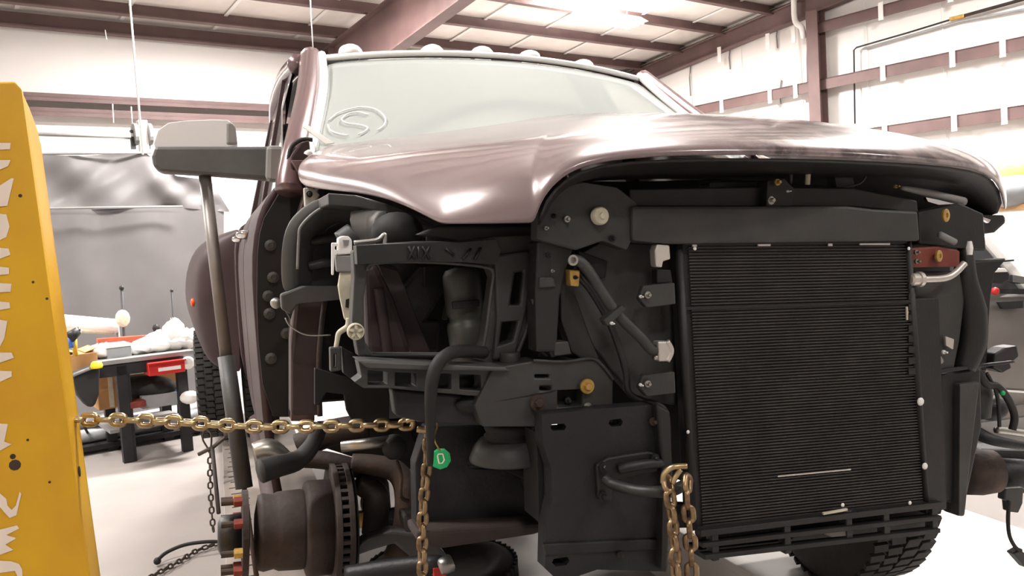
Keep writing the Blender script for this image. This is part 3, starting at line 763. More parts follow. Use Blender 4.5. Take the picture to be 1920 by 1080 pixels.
plate('tow_hook_plate', [(1118,872),(1140,858),(1215,846),(1238,852),(1236,884),(1150,902),(1148,940),(1122,938)], -.075, .02, M_blk, bevel=.005)
bolt(1131,875,-.082,.012, M_frame); bolt(1227,858,-.08,.011, M_frame); bolt(1130,930,-.08,.012, M_frame)
bolt(1224,790,-.066,.01, M_rust2); bolt(1162,1040,-.066,.008, M_rust)
HK = [(1132,896,-.09),(1150,908,-.11),(1185,918,-.17),(1220,922,-.21),(1258,920,-.23),(1284,908,-.22),(1290,898,-.17),(1270,890,-.11)]
tubeq('tow_hook', HK, [.012,.013,.013,.013,.014,.013,.012,.010], M_blk)
tubeq('hook_brace', [(1160,880,-.08),(1200,872,-.1),(1240,868,-.08)], .012, M_blk)

# ---- axle end: rotor, hub, studs, knuckle, arms
av = .86
rc = Q(634, 985, av)
ax = Vector((1,0,-.03)).normalized()
R_ = .20
rot = MB().lathe(rc, ax, [(.09,-.028),(R_,-.028),(R_+.001,-.026),(R_+.001,-.012),(R_,-.011),(.09,-.011)], 48).build('brake_rotor', M_rust, truck)
auto(rot)
MB().lathe(rc, ax, [(.09,.011),(R_,.011),(R_+.001,.012),(R_+.001,.026),(R_,.028),(.09,.028)], 48).build('rotor_disc', M_rust, rot)
e1 = ax.orthogonal().normalized(); e2 = ax.cross(e1)
b = MB()
for k in range(46):
    a = 2*math.pi*k/46; rd = e1*math.cos(a)+e2*math.sin(a); tg = ax.cross(rd)
    b.box(rc + rd*(R_-.05), (.024, .011, .098), Matrix((ax, tg, rd)).transposed())
b.build('cooling_vanes', M_rust, rot)
MB().lathe(rc, ax, [(.13,-.11),(.145,-.105),(.15,-.095),(.15,-.028)], 40).build('rotor_hat', M_rust, rot, True)
hub = MB().lathe(rc, ax, [(.06,-.26),(.115,-.25),(.12,-.235),(.115,-.205),(.122,-.19),(.125,-.12),(.12,-.10)], 32).build('hub', M_rust, truck, True)
MB().lathe(rc, ax, [(.05,-.30),(.135,-.298),(.135,-.28),(.05,-.275)], 32).build('hub_flange', M_rust, hub)
for k in range(8):
    a = 2*math.pi*k/8 + .2; p = rc + (e1*math.cos(a)+e2*math.sin(a))*.112
    st = MB().tube([p - ax*.29, p - ax*.36], .010, 10).build('stud', M_rust2, hub)
    MB().lathe(p, -ax, [(.017,.298),(.017,.322),(.012,.324)], 6).build('nut', M_rnut if k % 3 else M_bolt, st)
MB().lathe(rc, ax, [(.04,-.37),(.06,-.36),(.065,-.30)], 20).build('hub_cap', M_blk, hub, True)
# dust shield, knuckle, arms
MB().lathe(rc, ax, [(.10,.035),(.185,.035),(.185,.04),(.10,.04)], 36).build('dust_shield', M_deep, truck)
tubeq('knuckle', [(660,868,.86),(700,872,.84),(742,884,.82),(762,920,.80),(760,990,.80),(740,1050,.8)], [.03,.034,.036,.04,.042,.04], M_rust2)
tubeq('knuckle_arm', [(668,905,.86),(705,930,.86),(700,1000,.86)], [.03,.045,.04], M_rust)
tubeq('abs_line', [(742,860,.72),(752,890,.72),(752,930,.72),(766,940,.72)], .006, M_rust2)
plate('caliper_mount', [(690,890),(730,900),(735,960),(700,990),(680,960)], .95, .08, M_rust, bevel=.015)
plate('yellow_pad', [(652,962),(686,960),(688,990),(654,994)], .94, .03, M_bolt, bevel=.008)
tubeq('upper_arm', [(600,795,.8),(588,830,.78),(560,862,.76),(520,874,.72),(488,884,.7)], [.026,.026,.03,.034,.036], M_rub)
tubeq('upper_arm', [(690,885,.9),(640,870,.9),(600,862,.92),(540,862,.95)], [.03,.03,.03,.025], M_rust)
tubeq('shock', [(640,838,.7),(735,826,.66)], .017, M_steel, n=1)
MB().ball(Q(740,838,.66), .04, 14).build('shock_boot', M_deep, truck, True)
MB().ball(Q(800,884,.5), .048, 18, (1,1,.45)).build('ball_joint', M_blk2, truck, True)
tubeq('ball_stem', [(800,884,.5),(792,980,.5)], .022, M_blk2, n=1)
plate('joint_block', [(756,966),(800,962),(806,998),(760,1000)], .6, .08, M_blk2, bevel=.01)
plate('lower_arm', [(655,1038),(690,1010),(735,996),(800,1004),(838,1040),(834,1078),(800,1070),(740,1020),(700,1032),(660,1046)], .72, .07, M_mid, bevel=.015)
tubeq('tie_rod', [(650,1080,.6),(740,1065,.55),(812,1058,.5),(832,1058,.5)], [.03,.03,.028,.02], M_frame)
MB().lathe(Q(834,1060,.48), (1,0,.3), [(.02,-.02),(.026,-.01),(.026,.02),(.02,.025)], 14).build('rod_end', M_steel, truck, True)
plate('red_bush', [(812,1066),(836,1062),(838,1082),(814,1084)], .47, .03, M_red)
tubeq('spring_perch', [(560,838,1.0),(620,812,.98),(690,800,.95)], .045, M_rust)
tubeq('front_axle', [(700,985,.95),(860,965,.95),(1100,965,.95),(1600,965,.95)], .05, M_frame)
tubeq('brake_hose', [(476,848,1.0),(505,842,1.0),(535,862,1.0)], [.03,.035,.03], M_steel)

# ---- right-hand end of the front
plate('right_bracket', [(1708,466),(1760,462),(1800,470),(1800,500),(1708,502)], .01, .05, M_redrust, bevel=.004)
bolt(1716,473,.0,.007, M_steel); bolt(1717,490,.0,.007, M_steel)
def washer(px, py, v, r, m): 
    o = MB().lathe(Q(px,py,v), (.3,-1,0), [(r,0),(r,.006),(r*.8,.008),(r*.4,.008),(r*.35,.003)], 20).build('washer', m, truck); return auto(o)
washer(1758,480,.0,.017, M_bolt); washer(1771,404,.0,.019, M_bolt)
plate('right_panel', [(1722,398),(1800,380),(1845,400),(1850,470),(1760,462),(1724,458)], .04, .06, M_blk, bevel=.006)
tubeq('right_bar', [(1690,352,.04),(1740,362,.06),(1806,378,.1)], [.006,.012,.014], M_gry)
plate('chrome_sliver', [(1736,370),(1756,374),(1790,382),(1760,384),(1740,378)], .03, .01, M_chrome, bevel=0)
plate('chrome_sliver', [(1840,406),(1858,412),(1854,418),(1844,412)], .10, .01, M_chrome, bevel=0)
tubeq('right_rod', [(1762,440),(1790,454)], .010, M_gry, .0, n=1)
tubeq('metal_pipe', [(1732,524),(1768,522),(1788,514),(1808,494)], .010, M_alu, -.01)
MB().lathe(Q(1716,524,-.01), (1,0,0), [(.012,-.02),(.018,-.015),(.018,.006),(.022,.008),(.022,.02),(.012,.024)], 18).build('pipe_nut', M_alu, truck)
plate('right_shield', [(1716,510),(1800,508),(1810,560),(1800,640),(1790,690),(1760,704),(1716,700)], .04, .04, M_blk2, bevel=.006)
bolt(1757,676,.02,.016, M_steel); bolt(1768,660,.02,.006, M_white)
plate('foil_flap', [(1773,630),(1790,636),(1788,656),(1774,648)], .02, .01, M_alu)
tubeq('air_duct', [(1810,450,.06),(1812,520,.05),(1822,580,.05),(1822,640,.05),(1806,690,.06)], [.02,.03,.042,.043,.035], M_blk)
plate('duct_flange', [(1812,490),(1890,484),(1866,512),(1858,560),(1850,700),(1800,712)], .12, .05, M_deep, bevel=.008)
MB().lathe(Q(1818,465,.0), (0,0,1), [(.008,-.02),(.01,0),(.006,.02)], 10).build('pale_clip', M_white, truck)
plate('right_post', [(1764,700),(1840,690),(1842,800),(1812,940),(1810,970),(1796,968),(1788,942),(1764,944)], .06, .06, M_blk, bevel=.008)
plate('post_face', [(1800,720),(1838,716),(1822,850),(1810,968),(1798,968)], .04, .03, M_blk2, bevel=.006)
plate('cross_strap', [(1736,700),(1780,690),(1900,676),(1906,680),(1782,698),(1738,706)], .03, .01, M_frame)
plate('sensor', [(1866,664),(1886,652),(1908,648),(1912,668),(1896,682),(1898,690),(1880,700),(1862,690)], .10, .05, M_blk, bevel=.006)
tubeq('loom', [(1830,690,.1),(1850,720,.1),(1870,724,.1),(1890,748,.1),(1902,780,.1),(1898,806,.1)], .012, M_blk)
tubeq('loom', [(1850,700,.1),(1866,730,.1),(1872,760,.1),(1874,800,.1)], .006, M_blk)
tubeq('loom', [(1842,694,.1),(1844,716,.1)], .008, M_blk)
MB().ball(Q(1880,737,.08), .008, 10).build('green_clip', M_green, truck, True)
MB().lathe(Q(1826,740,.18), (0,0,1), [(.02,-.08),(.05,-.07),(.055,.0),(.05,.05),(.03,.07)], 22).build('motor_mount', M_blk2, truck, True)
MB().ball(Q(1858,765,.2), .06, 18, (1,.8,.7)).build('pump_body', M_frame, truck, True)
MB().lathe(Q(1836,885,.2), (1,-.2,0), [(.03,-.07),(.07,-.06),(.075,.0),(.07,.05),(.03,.06)], 24).build('rusty_mount', M_rust2, truck, True)
tubeq('gear_arm', [(1832,812,.14),(1866,826,.1),(1925,836,.08),(1990,838,.08)], [.022,.018,.014,.014], M_frame)
tubeq('gear_arm', [(1868,806,.2),(1900,810,.2),(1990,822,.2)], .012, M_steel)
plate('left_rail', [(1842,842),(1980,846),(1980,932),(1880,922),(1850,905)], .3, .12, M_frame, bevel=.012)
MB().tube([Q(1848,884,.3), Q(1990,892,.3)], .055, 18).build('left_tube', M_frame, truck, True)
plate('cable_clamp', [(1886,916),(1920,914),(1918,944),(1910,962),(1894,960),(1892,940),(1884,938)], .2, .03, M_blk2, bevel=.004)
tubeq('sensor_wire', [(1892,940,.2),(1890,975,.2),(1893,1005,.2),(1904,1026,.2),(1914,1032,.2)], .0065, M_rub)
plate('sensor_plug', [(1900,1038),(1914,1030),(1935,1050),(1925,1066)], .2, .03, M_frame, bevel=.004)

# ---- mirror
mv = 1.5
b = MB().tube(crom([Q(302,306,mv), Q(330,305,mv), Q(420,303,mv), Q(500,307,mv-.02), Q(528,314,mv-.05)]), [.05,.056,.058,.055,.05,.05,.05][:1]*1+[.05]*24, 16)
for i, vx in enumerate(b.V): vx.y = mv + (vx.y-mv)*.8
def rr(L, v, th, m, name, parent, bv): return plate(name, L, v, th, m, parent=parent, bevel=bv)
ma = rr([(290,274),(430,274),(524,274),(531,284),(530,320),(522,338),(500,336),(400,328),(300,322),(287,312),(284,292)], mv-.03, .10, M_mirror, 'side_mirror', truck, .018)
rr([(288,268),(296,244),(316,230),(350,226),(400,224),(428,225),(440,236),(444,254),(446,272),(428,276),(290,276)], mv+.0, .09, M_cap, 'mirror_cap', ma, .022)
rr([(424,228),(434,228),(442,238),(446,272),(424,272)], mv-.006, .08, M_gry, 'mirror_end', ma, .012)
rr([(500,272),(528,272),(538,288),(530,330),(524,340),(498,336)], mv-.06, .1, M_gry, 'mirror_foot', ma, .015)
tubeq('door_seal', [(586,262),(566,262),(548,274),(540,300),(530,345)], .008, M_rub, 1.15)
plate('mirror_corner', [(545,292),(562,268),(580,262),(585,300),(560,352),(545,352)], 1.12, .03, M_body, bevel=.008)

# ------------------------------------------------------------------ frame rack: two deck runways along the truck
vz = Vector((TV.x, TV.y, 0)).normalized(); vr = Vector((vz.y, -vz.x, 0))
MD = Matrix((vr, vz, Vector((0,0,1)))).transposed()
def rack_pt(px, py): return at_z(px, py, DECK)
e0 = rack_pt(424, 1078); 
lat0 = e0.dot(vr)
def runway(lat, wd, y0, y1, lab, DECK=DECK, M_deck=M_deck):
    t = empty('rack_runway', vr*(lat+wd/2) + vz*y0)
    t.rotation_euler = MD.to_euler()
    L = y1-y0
    MB().box((0, L/2, DECK-.02), (wd, L, .04)).build('deck', M_deck, t, bevel=.004)
    for s in (-1, 1): MB().box((s*(wd/2-.03), L/2, DECK/2-.02), (.05, L-.1, DECK-.04)).build('side_rail', M_deck, t)
    for k in range(4): MB().box((0, .3+(L-.6)*k/3, DECK/2-.03), (wd-.1, .12, DECK-.06)).build('leg', M_frame, t)
    tag(t, lab, 'frame rack'); return t
y_near = (EYE+TO).dot(vz)*0 + TO.dot(vz) + .35
rw = runway(lat0, .52, y_near, y_near+7.0, 'grey steel runway of the frame rack with black tick marks, under the stripped brake hub')
for k in range(30):
    d = 1.2 + .13*k
    MB().box((-.26+.075+.01*(k % 2 == 0), d-.6, DECK+.0015), (.09 + .03*(k % 5 == 0), .007, .003)).build('tick_mark', M_ink, rw)
lat1 = (TO + TU*.92 + TV*.86).dot(vr)
runway(lat1-.40, 1.35, y_near-1.3, y_near+2.6, 'grey steel runway of the frame rack under the tyre on the right', DECK_R, M_deck_lit)

# ------------------------------------------------------------------ yellow pulling tower
TD = 1.85
pT, pB = pt(40, 158, TD), pt(167, 1080, TD)
axu = (pT-pB).normalized()
rh = ray(100, 600); rh.z = 0; rh.normalize()
dp = Matrix.Rotation(math.radians(-8.8), 3, 'Z') @ rh     # depth direction of the tower
dp = (dp - axu*dp.dot(axu)).normalized()
lf = axu.cross(dp); lf = lf if lf.x < 0 else -lf          # towards the image's left
nf = -dp
def onT(px, py, off=0): return on_plane(px, py, pB + nf*off, nf)
s_ = -pB.z/axu.z
base = pB + axu*s_
H = (pT - base).length
tower = empty('pulling_tower', base)
tag(tower, 'yellow steel pulling tower with worn white lettering at the left edge', 'tower')
def TL(P): return [p - base for p in P]
wt = .42
outl = [base, pT - axu*.01] + [pT + lf*.012 + axu*.008] + [pT + lf*(wt-.03) + axu*.012, pT + lf*wt - axu*.03, base + lf*wt]
MB().prism([TL(outl)], dp*.012).build('face_plate', M_yel, tower, bevel=.005)
o2 = [p - lf*0 for p in (base + dp*.012, pT - axu*.02 + dp*.012, pT - axu*.035 + dp*.06, pT - axu*.07 + dp*.13, pT - axu*.1 + dp*.15, base + dp*.15)]
MB().prism([TL(o2)], lf*.012).build('side_plate', M_yel, tower, bevel=.003)
MB().prism([TL([p + lf*(wt-.012) for p in o2])], lf*.012).build('side_plate', M_yel, tower)
MB().prism([TL([base + dp*.14, pT - axu*.1 + dp*.14, pT - axu*.1 + dp*.14 + lf*wt, base + dp*.14 + lf*wt])], dp*.012).build('rear_plate', M_yel, tower)
MB().box(Vector((0,0,.03)) + lf*.2 + dp*.1, (.5, .4, .06)).build('foot', M_yel, tower, bevel=.01)
LET = [[(-30,268),(20,268),(19,280),(-30,282)], [(-30,301),(20,300),(15,312),(0,318),(-30,320)], [(-30,360),(0,348),(22,334),(26,335),(14,386),(-30,390)],
 [(-30,398),(12,402),(18,425),(12,445),(0,450),(-30,452)], [(-30,463),(16,466),(20,478),(0,485),(-30,488)], [(-30,497),(17,502),(17,514),(-30,518)],
 [(-30,529),(22,532),(20,547),(-30,550)], [(-30,563),(18,567),(19,578),(-30,586)], [(-30,594),(14,602),(8,635),(0,650),(-30,660)],
 [(-30,661),(22,661),(26,671),(0,680),(-30,682)], [(-30,694),(22,696),(22,706),(0,716),(-30,720)],
 [(-30,793),(15,795),(8,828),(22,833),(0,845),(-30,846)], [(-30,915),(0,925),(12,935),(14,948),(22,956),(30,948),(37,922),(40,926),(31,966),(18,971),(8,960),(0,950),(-30,940)],
 [(-30,996),(0,993),(32,985),(36,991),(12,1003),(31,1009),(10,1021),(25,1031),(0,1040),(-30,1042),(-30,1030),(0,1028),(-30,1012),(0,1004)],
 [(-30,1050),(20,1052),(36,1057),(42,1068),(42,1082),(34,1082),(28,1070),(0,1074),(-30,1076)]]
for L in LET:
    MB().prism([TL([onT(x, y, .0015) for x, y in L])], nf*.0012).build('letter', M_letter, tower)
for px, py, r in ((38,367,.004),(62,529,.003),(88,560,.003),(52,825,.003),(93,904,.003),(28,872,.012),(24,856,.006)):
    MB().lathe(onT(px, py, .0002)-base, nf, [(r,0),(r*.8,.0006)], 10).build('stain', M_rust2, tower)
MB().lathe(on_plane(148, 884, base, -lf)-base - lf*.0, -lf, [(.012,0),(.012,.002)], 12).build('bolt_hole', M_deep, tower)

# ------------------------------------------------------------------ chains
def link_mesh(name, Lk, Wk, r, seg=10, ring=6):
    P = []
    s = (Lk-Wk)/2; R = Wk/2 - r
    for k in range(seg+1): a = -math.pi/2 + math.pi*k/seg; P.append(Vector((s + R*math.cos(a), R*math.sin(a), 0)))
    for k in range(seg+1): a = math.pi/2 + math.pi*k/seg; P.append(Vector((-s + R*math.cos(a), R*math.sin(a), 0)))
    n = len(P); V = []; F = []
    for i in range(n):
        t = (P[(i+1) % n]-P[i-1]).normalized(); nn = Vector((t.y, -t.x, 0)); bb = Vector((0,0,1))
        for k in range(ring):
            a = 2*math.pi*k/ring; V.append(P[i] + (nn*math.cos(a)+bb*math.sin(a))*r)
    for i in range(n):
        j = (i+1) % n
        for k in range(ring): F.append((i*ring+k, j*ring+k, j*ring+(k+1) % ring, i*ring+(k+1) % ring))
    me = bpy.data.meshes.new(name); me.from_pydata([tuple(v) for v in V], [], F)
    for p in me.polygons: p.use_smooth = True
    return me
def chain(name, path, Lk, Wk, r, m, label, tw=0.0, group=None, dense=12, up=Vector((0,0,1)), cat='chain'):
    path = crom(path, dense) if len(path) > 2 else [Vector(p) for p in path]
    base_ = Vector(path[-1]); root = empty(name, base_)
    me = link_mesh('chain_link', Lk, Wk, r); me.materials.append(m)
    pitch = Lk - 2*r*1.1; D = [0]
    for i in range(1, len(path)): D.append(D[-1] + (path[i]-path[i-1]).length)
    n = int(D[-1]/pitch)
    def at(d):
        for i in range(1, len(D)):
            if d <= D[i] + 1e-9: return path[i-1].lerp(path[i], (d-D[i-1])/max(1e-9, D[i]-D[i-1]))
        return path[-1]
    for k in range(n):
        p0, p1 = at(k*pitch), at((k+1)*pitch); t = (p1-p0).normalized()
        u_ = up if abs(t.dot(up)) < .9 else Vector((1,0,0))
        sx = t.cross(u_).normalized(); uz = sx.cross(t)
        a = tw + (math.pi/2 if k % 2 else 0) + random.uniform(-.18, .18)
        y = sx*math.cos(a) + uz*math.sin(a); z = t.cross(y)
        o = bpy.data.objects.new('link', me); COL.objects.link(o); o.parent = root
        c = (p0+p1)/2 - base_
        o.matrix_local = Matrix(((t.x, y.x, z.x, c.x), (t.y, y.y, z.y, c.y), (t.z, y.z, z.z, c.z), (0,0,0,1)))
    return tag(root, label, cat, group)
cA = pt(128, 786, 1.94); cB = pt(792, 795, 2.12)
chain('tow_chain', [cA, cA.lerp(cB, .25)+Vector((0,0,-.002)), cA.lerp(cB, .5)+Vector((0,0,-.012)), cA.lerp(cB, .75)+Vector((0,0,-.008)), cB], .0465, .036, .0071, M_gold,
      'taut gold chain running from the yellow tower across to the truck', tw=.15)
b = MB(); hb = bpy.data.objects['tow_chain']; ho = hb.location
b.tube([p-ho for p in crom([pt(762,790,2.1), pt(782,784,2.1), pt(800,786,2.1), pt(806,796,2.1), pt(798,806,2.1), pt(782,804,2.1)])], [.006]*6+[.009]*25, 8)
b.build('grab_hook', M_gold, hb, True)
chain('hanging_chain', [pt(803,800,2.11), pt(800,880,2.1), pt(793,960,2.1), pt(792,1080,2.1), pt(791,1290,2.1)], .0455, .033, .0066, M_rustchain,
      'rusty gold chain hanging straight down in front of the brake parts', tw=.6)
d0 = 1.86
for i, (x0, x1, lab) in enumerate(((1258, 1268, 'left strand of the doubled chain over the black tow hook'), (1290, 1297, 'right strand of the doubled chain over the black tow hook'))):
    chain('tow_hook_chain', [pt(x0-10*(i == 0), 892, d0-.02), pt(x0-2, 930, d0-.04), pt((x0+x1)/2, 1000, d0-.02), pt(x1, 1080, d0), pt(x1+6, 1300, d0)], .05, .034, .0066, M_rustchain, lab, tw=.4+.9*i, group=None)
cl = MB().tube(crom([pt(1243,905,d0-.03), pt(1246,888,d0-.04), pt(1262,876,d0-.05), pt(1288,874,d0-.05)]), .0065, 10)
cl.tube(crom([pt(1262,905,d0-.04), pt(1268,892,d0-.05), pt(1276,880,d0-.05)]), .006, 8)
o = cl.build('chain_hook', M_gold, None, True); tag(o, 'brass-coloured grab link on top of the doubled chain at the tow hook', 'hook')
# thin dark chain on the left, down to the floor
f0 = at_z(402, 1016, .02)
dfl = (f0-EYE).dot(FW)
chain('slack_chain', [pt(394,846,dfl), pt(394,900,dfl), pt(397,960,dfl), f0+Vector((0,0,.03))], .05, .036, .0055, M_dkchain, 'thin dark chain hanging beside the rack runway down to the floor', tw=.5)
chain('floor_chain', [at_z(412,1018,.02), at_z(370,1032,.02), at_z(330,1056,.02), at_z(270,1090,.02), at_z(190,1150,.02)], .05, .034, .006, M_dkchain, 'dark chain lying along the floor from the runway corner', tw=.78)
hr = MB().tube(crom([at_z(296,1050,.03), at_z(312,1036,.05), at_z(345,1022,.07), at_z(385,1016,.07), at_z(420,1016,.05)]), [.011]+[.011]*24, 8)
hr.ball(at_z(295,1052,.03), .022, 10)
tag(hr.build('hook_rod', M_deep, None, True), 'bent black hook rod lying on the floor by the thin chain', 'hook')
cl = MB().tube([pt(372,852,dfl), pt(400,838,dfl), pt(432,812,dfl)], .012, 8)
cl.tube(crom([pt(384,804,dfl), pt(380,822,dfl), pt(388,838,dfl), pt(394,848,dfl), pt(396,815,dfl), pt(384,804,dfl)]), .006, 8)
cl.ball(pt(428,812,dfl), .03, 10)
tag(cl.build('chain_clamp', M_dkchain, None, True), 'dark clamp lever that the thin chain hangs from', 'clamp')
tag(MB().tube([pt(398,838,dfl), pt(410,962,dfl*.93)], .012, 8).build('pull_rod', M_rust, None, True), 'brown rod leaning next to the thin hanging chain', 'rod')

# ------------------------------------------------------------------ telescopic pole under the mirror
pd = (TM @ Q(385,332,1.52)-EYE).dot(FW)
pa, pm, pb = pt(384, 330, pd), pt(424, 668, pd-.05), pt(458, 915, pd-.1)
pz = pb + (pb-pm)*((pb.z-.46)/(pm.z-pb.z))
pole = empty('support_pole', pz)
MB().tube([pa-pz, pm-pz], .0225, 14).build('inner_tube', mat('pole_grey', rgb(120,114,109), .45, metal=.3, var=.1), pole, True)
MB().tube([pm-pz, pb-pz], .031, 16).build('outer_tube', M_blk2, pole, True)
MB().tube([pb-pz, Vector((0,0,0))], .009, 10).build('rod', M_rust2, pole, True)
MB().lathe((0,0,0), (0,0,1), [(.04,-.04),(.04,-.03),(.012,-.02),(.012,.0)], 14).build('foot', M_blk, pole)
tag(pole, 'telescopic prop pole with a pale upper tube leaning under the side mirror', 'pole')

# ------------------------------------------------------------------ green tag on a wire
gv = pt(826, 860, 2.05)
gt = empty('green_tag', gv)
dirn = (EYE-gv).normalized()
MB().lathe((0,0,0), dirn, [(.026,0),(.026,.004),(.021,.0055)], 9).build('disc', M_green, gt)
b = MB(); e1 = dirn.cross(Vector((0,0,1))).normalized(); e2 = e1.cross(dirn)
ring_ = [(-.006,.011),(.004,.011),(.007,.007),(.004,-.011),(-.004,-.011),(-.009,-.004)]
P = [dirn*.0065 + e1*x + e2*y for x, y in ring_]; b.tube(P+[P[0]], .0018, 6); b.build('printed_mark', M_letter, gt)
MB().tube(crom([Vector((0,0,.02)), Vector((-.012,0,.05)), pt(820,800,2.16)-gv, pt(818,772,2.16)-gv]), .002, 6).build('wire', M_bolt, gt)
tag(gt, 'round green tag with a pale mark hanging beside the black hose', 'tag')
# loose tyre on the floor under the frame
tg = at_z(830, 1100, .14)
t = empty('loose_tyre', (tg.x, tg.y, 0))
wheel((0,0,.14), 'tyre_carcass', Vector((0,0,1)), .36, .25, t)
tag(t, 'black tyre lying flat on the floor under the front of the truck', 'tyre')

# ------------------------------------------------------------------ plastic curtain and its rail
CO = pt(220, 500, 9.4); CN = BX
def onC(px, py, off=0): return on_plane(px, py, CO + BX*off, BX)
def curtain(name, L0, L1, rows, m, label, amp, seed):
    rnd = random.Random(seed); ph = [rnd.uniform(0, 6) for _ in range(8)]
    nc = 40; G = []
    for i in range(rows+1):
        t = i/rows; row = []
        for j in range(nc+1):
            s = j/nc
            def along(L):
                x = s*(len(L)-1); k = min(int(x), len(L)-2); f = x-k
                return (L[k][0]+(L[k+1][0]-L[k][0])*f, L[k][1]+(L[k+1][1]-L[k][1])*f)
            a, b = along(L0), along(L1)
            px, py = a[0]+(b[0]-a[0])*t, a[1]+(b[1]-a[1])*t
            o = amp*(math.sin(9*s + 3.0*t + ph[0]) + .7*math.sin(17*s - 5*t + ph[1]) + .5*math.sin(6*t - 4*s + ph[2]) + .35*math.sin(31*s+11*t+ph[3]))
            row.append(onC(px, py, o))
        G.append(row)
    base_ = G[-1][nc//2].copy()
    o = surf(name, [[p-base_ for p in r] for r in G], m, None, thick=0, sub=1)
    o.location = base_
    return tag(o, label, 'curtain')
curtain('plastic_curtain', [(60,390),(200,388),(420,384)], [(60,812),(200,806),(420,798)], 26, M_plast, 'grey plastic sheet hanging as a curtain behind the workbench', .014, 3)
curtain('plastic_swag', [(60,290),(160,292),(270,284),(330,330),(395,338)], [(60,396),(160,393),(270,390),(345,390),(432,398)], 10, M_plast, 'upper grey plastic sheet sagging in long folds above the curtain', .024, 8)
o = MB().tube([onC(70, 391, .12), onC(342, 387, .12)], .012, 8).build('seam_line', M_gry, None, True); tag(o, 'dark cord along the seam between the two plastic sheets', 'cord')
o = MB().tube([onC(60, 289, .02), onC(285, 286, .02)], .014, 8).build('curtain_bar', M_gry, None, True); tag(o, 'thin grey bar along the top of the plastic sheet', 'bar')
rl = empty('overhead_rail', onC(160, 254, -.3))
bp = rl.location
MB().tube([onC(40,246,-.3)-bp, onC(250,254,-.3)-bp], .05, 16).build('rail_pipe', M_white, rl, True)
MB().tube([onC(40,251,-.22)-bp, onC(245,256,-.22)-bp], .02, 10).build('rail_edge', M_gry, rl, True)
for px in (253, 280):
    MB().lathe(onC(px,252,-.3)-bp, AX, [(.03,-.03),(.13,-.02),(.13,.02),(.03,.03)], 18).build('end_disc', M_gry, rl)
    MB().box(onC(px-4,262,-.28)-bp, (.05,.05,.22), MR).build('bracket', M_frame, rl)
MB().box(onC(268,255,-.3)-bp, (.10,.10,.36), MR).build('hanger_block', M_white, rl)
tag(rl, 'white rail pipe with round grey end discs above the plastic sheet', 'rail')
# thin hanging wires
def wire(px0, py0, px1, py1, d0, d1, r, lab, m=M_white):
    o = MB().tube([pt(px0,py0,d0), pt(px1,py1,d1)], r, 6).build('hanging_wire', m, None, True); tag(o, lab, 'wire')
wire(243, 0, 268, 290, 9.0, 9.2, .012, 'white wire hanging from the roof down to the overhead rail')
wire(581, -20, 588, 112, 9.0, 9.0, .006, 'thin white cord dropping from the roof behind the cab corner')
wire(211, 195, 213, 230, 9.6, 9.6, .006, 'short pale wire at the girt left of the overhead rail end')
wire(246, 200, 248, 232, 9.6, 9.6, .006, 'short pale wire right above the overhead rail end')
wire(197, 56, 200, 74, 10, 10, .006, 'short pale tail of strap under the lowest roof purlin on the left')

# ------------------------------------------------------------------ workbench against the curtain
BZ = .92
bdir = bd; bn = BX                                         # bench runs along the back wall
bo = at_z(268, 668, BZ)
bench = empty('work_bench', Vector((bo.x, bo.y, 0)))
MBn = Matrix((bdir, BX*-1, Vector((0,0,1)))).transposed()
bench.rotation_euler = MBn.to_euler()
def bl(px, py, y=0.0):                                     # bench-local point of a pixel on the vertical plane y (bench depth)
    P = on_plane(px, py, bench.location + BX*(-y), BX); r = P - bench.location
    return Vector((r.dot(bdir), y, r.z))
xl, xr = bl(176, 690).x, bl(366, 670).x
MB().box(((xl+xr)/2, .38, BZ-.02), (xr-xl, .76, .04)).build('bench_top', M_gry, bench, bevel=.005)
MB().box(((xl+xr)/2-.05, .03, BZ-.09), (xr-xl-.1, .03, .11)).build('front_rail', M_frame, bench)
for x in (xl+.22, xr-.12):
    for y in (.05, .70): MB().box((x, y, BZ/2-.03), (.09, .07, BZ-.06)).build('leg', M_frame, bench, bevel=.004)
for x in (bl(235,720).x,): MB().box((x, .06, BZ/2-.03), (.1, .07, BZ-.06)).build('leg', M_frame, bench, bevel=.004)
MB().box(((xl+xr)/2, .4, .28), (xr-xl-.2, .6, .03)).build('shelf', M_gry, bench)
tag(bench, 'cluttered grey workbench with dark legs in front of the plastic curtain', 'workbench')
def bw(p): return bench.location + bdir*p.x - BX*p.y + Vector((0,0,p.z))
def bbox(name, px0, py0, px1, py1, y, dep, m, lab, cat, lid=None, bev=.006):
    a, c = bl(px0, py1, y), bl(px1, py0, y)
    o = empty(name, bw(Vector(((a.x+c.x)/2, y, a.z)))); o.rotation_euler = bench.rotation_euler
    wd, ht = c.x-a.x, c.z-a.z
    MB().box((0, dep/2, ht/2), (wd, dep, ht)).build('body', m, o, bevel=bev)
    tag(o, lab, cat)
    return o, wd, ht
o, wd, ht = bbox('red_bin', 280, 673, 346, 706, -.06, .2, M_red, 'red plastic parts bin with a white label hung on the bench front', 'bin')
MB().box((.02, -.004, ht*.42), (wd*.62, .006, ht*.28)).build('label', M_white, o)
MB().box((0, -.01, ht*.95), (wd*1.05, .03, ht*.1)).build('rim', M_red, o)
o, wd, ht = bbox('grey_tub', 202, 648, 246, 680, .15, .3, M_greyb, 'pale grey tub standing on the workbench', 'tub')
MB().box((0, .15, ht+.01), (wd*1.06, .32, .02)).build('rim', M_white, o)
o, wd, ht = bbox('cardboard_box', 128, 660, 182, 700, .1, .4, M_card, 'brown cardboard box at the left end of the bench, behind the black bag', 'box')
for s in (-1, 1): MB().box((s*wd*.3, .2, ht+.02), (wd*.4, .38, .006), Matrix.Rotation(s*-.3,3,'Y')).build('flap', M_card, o)
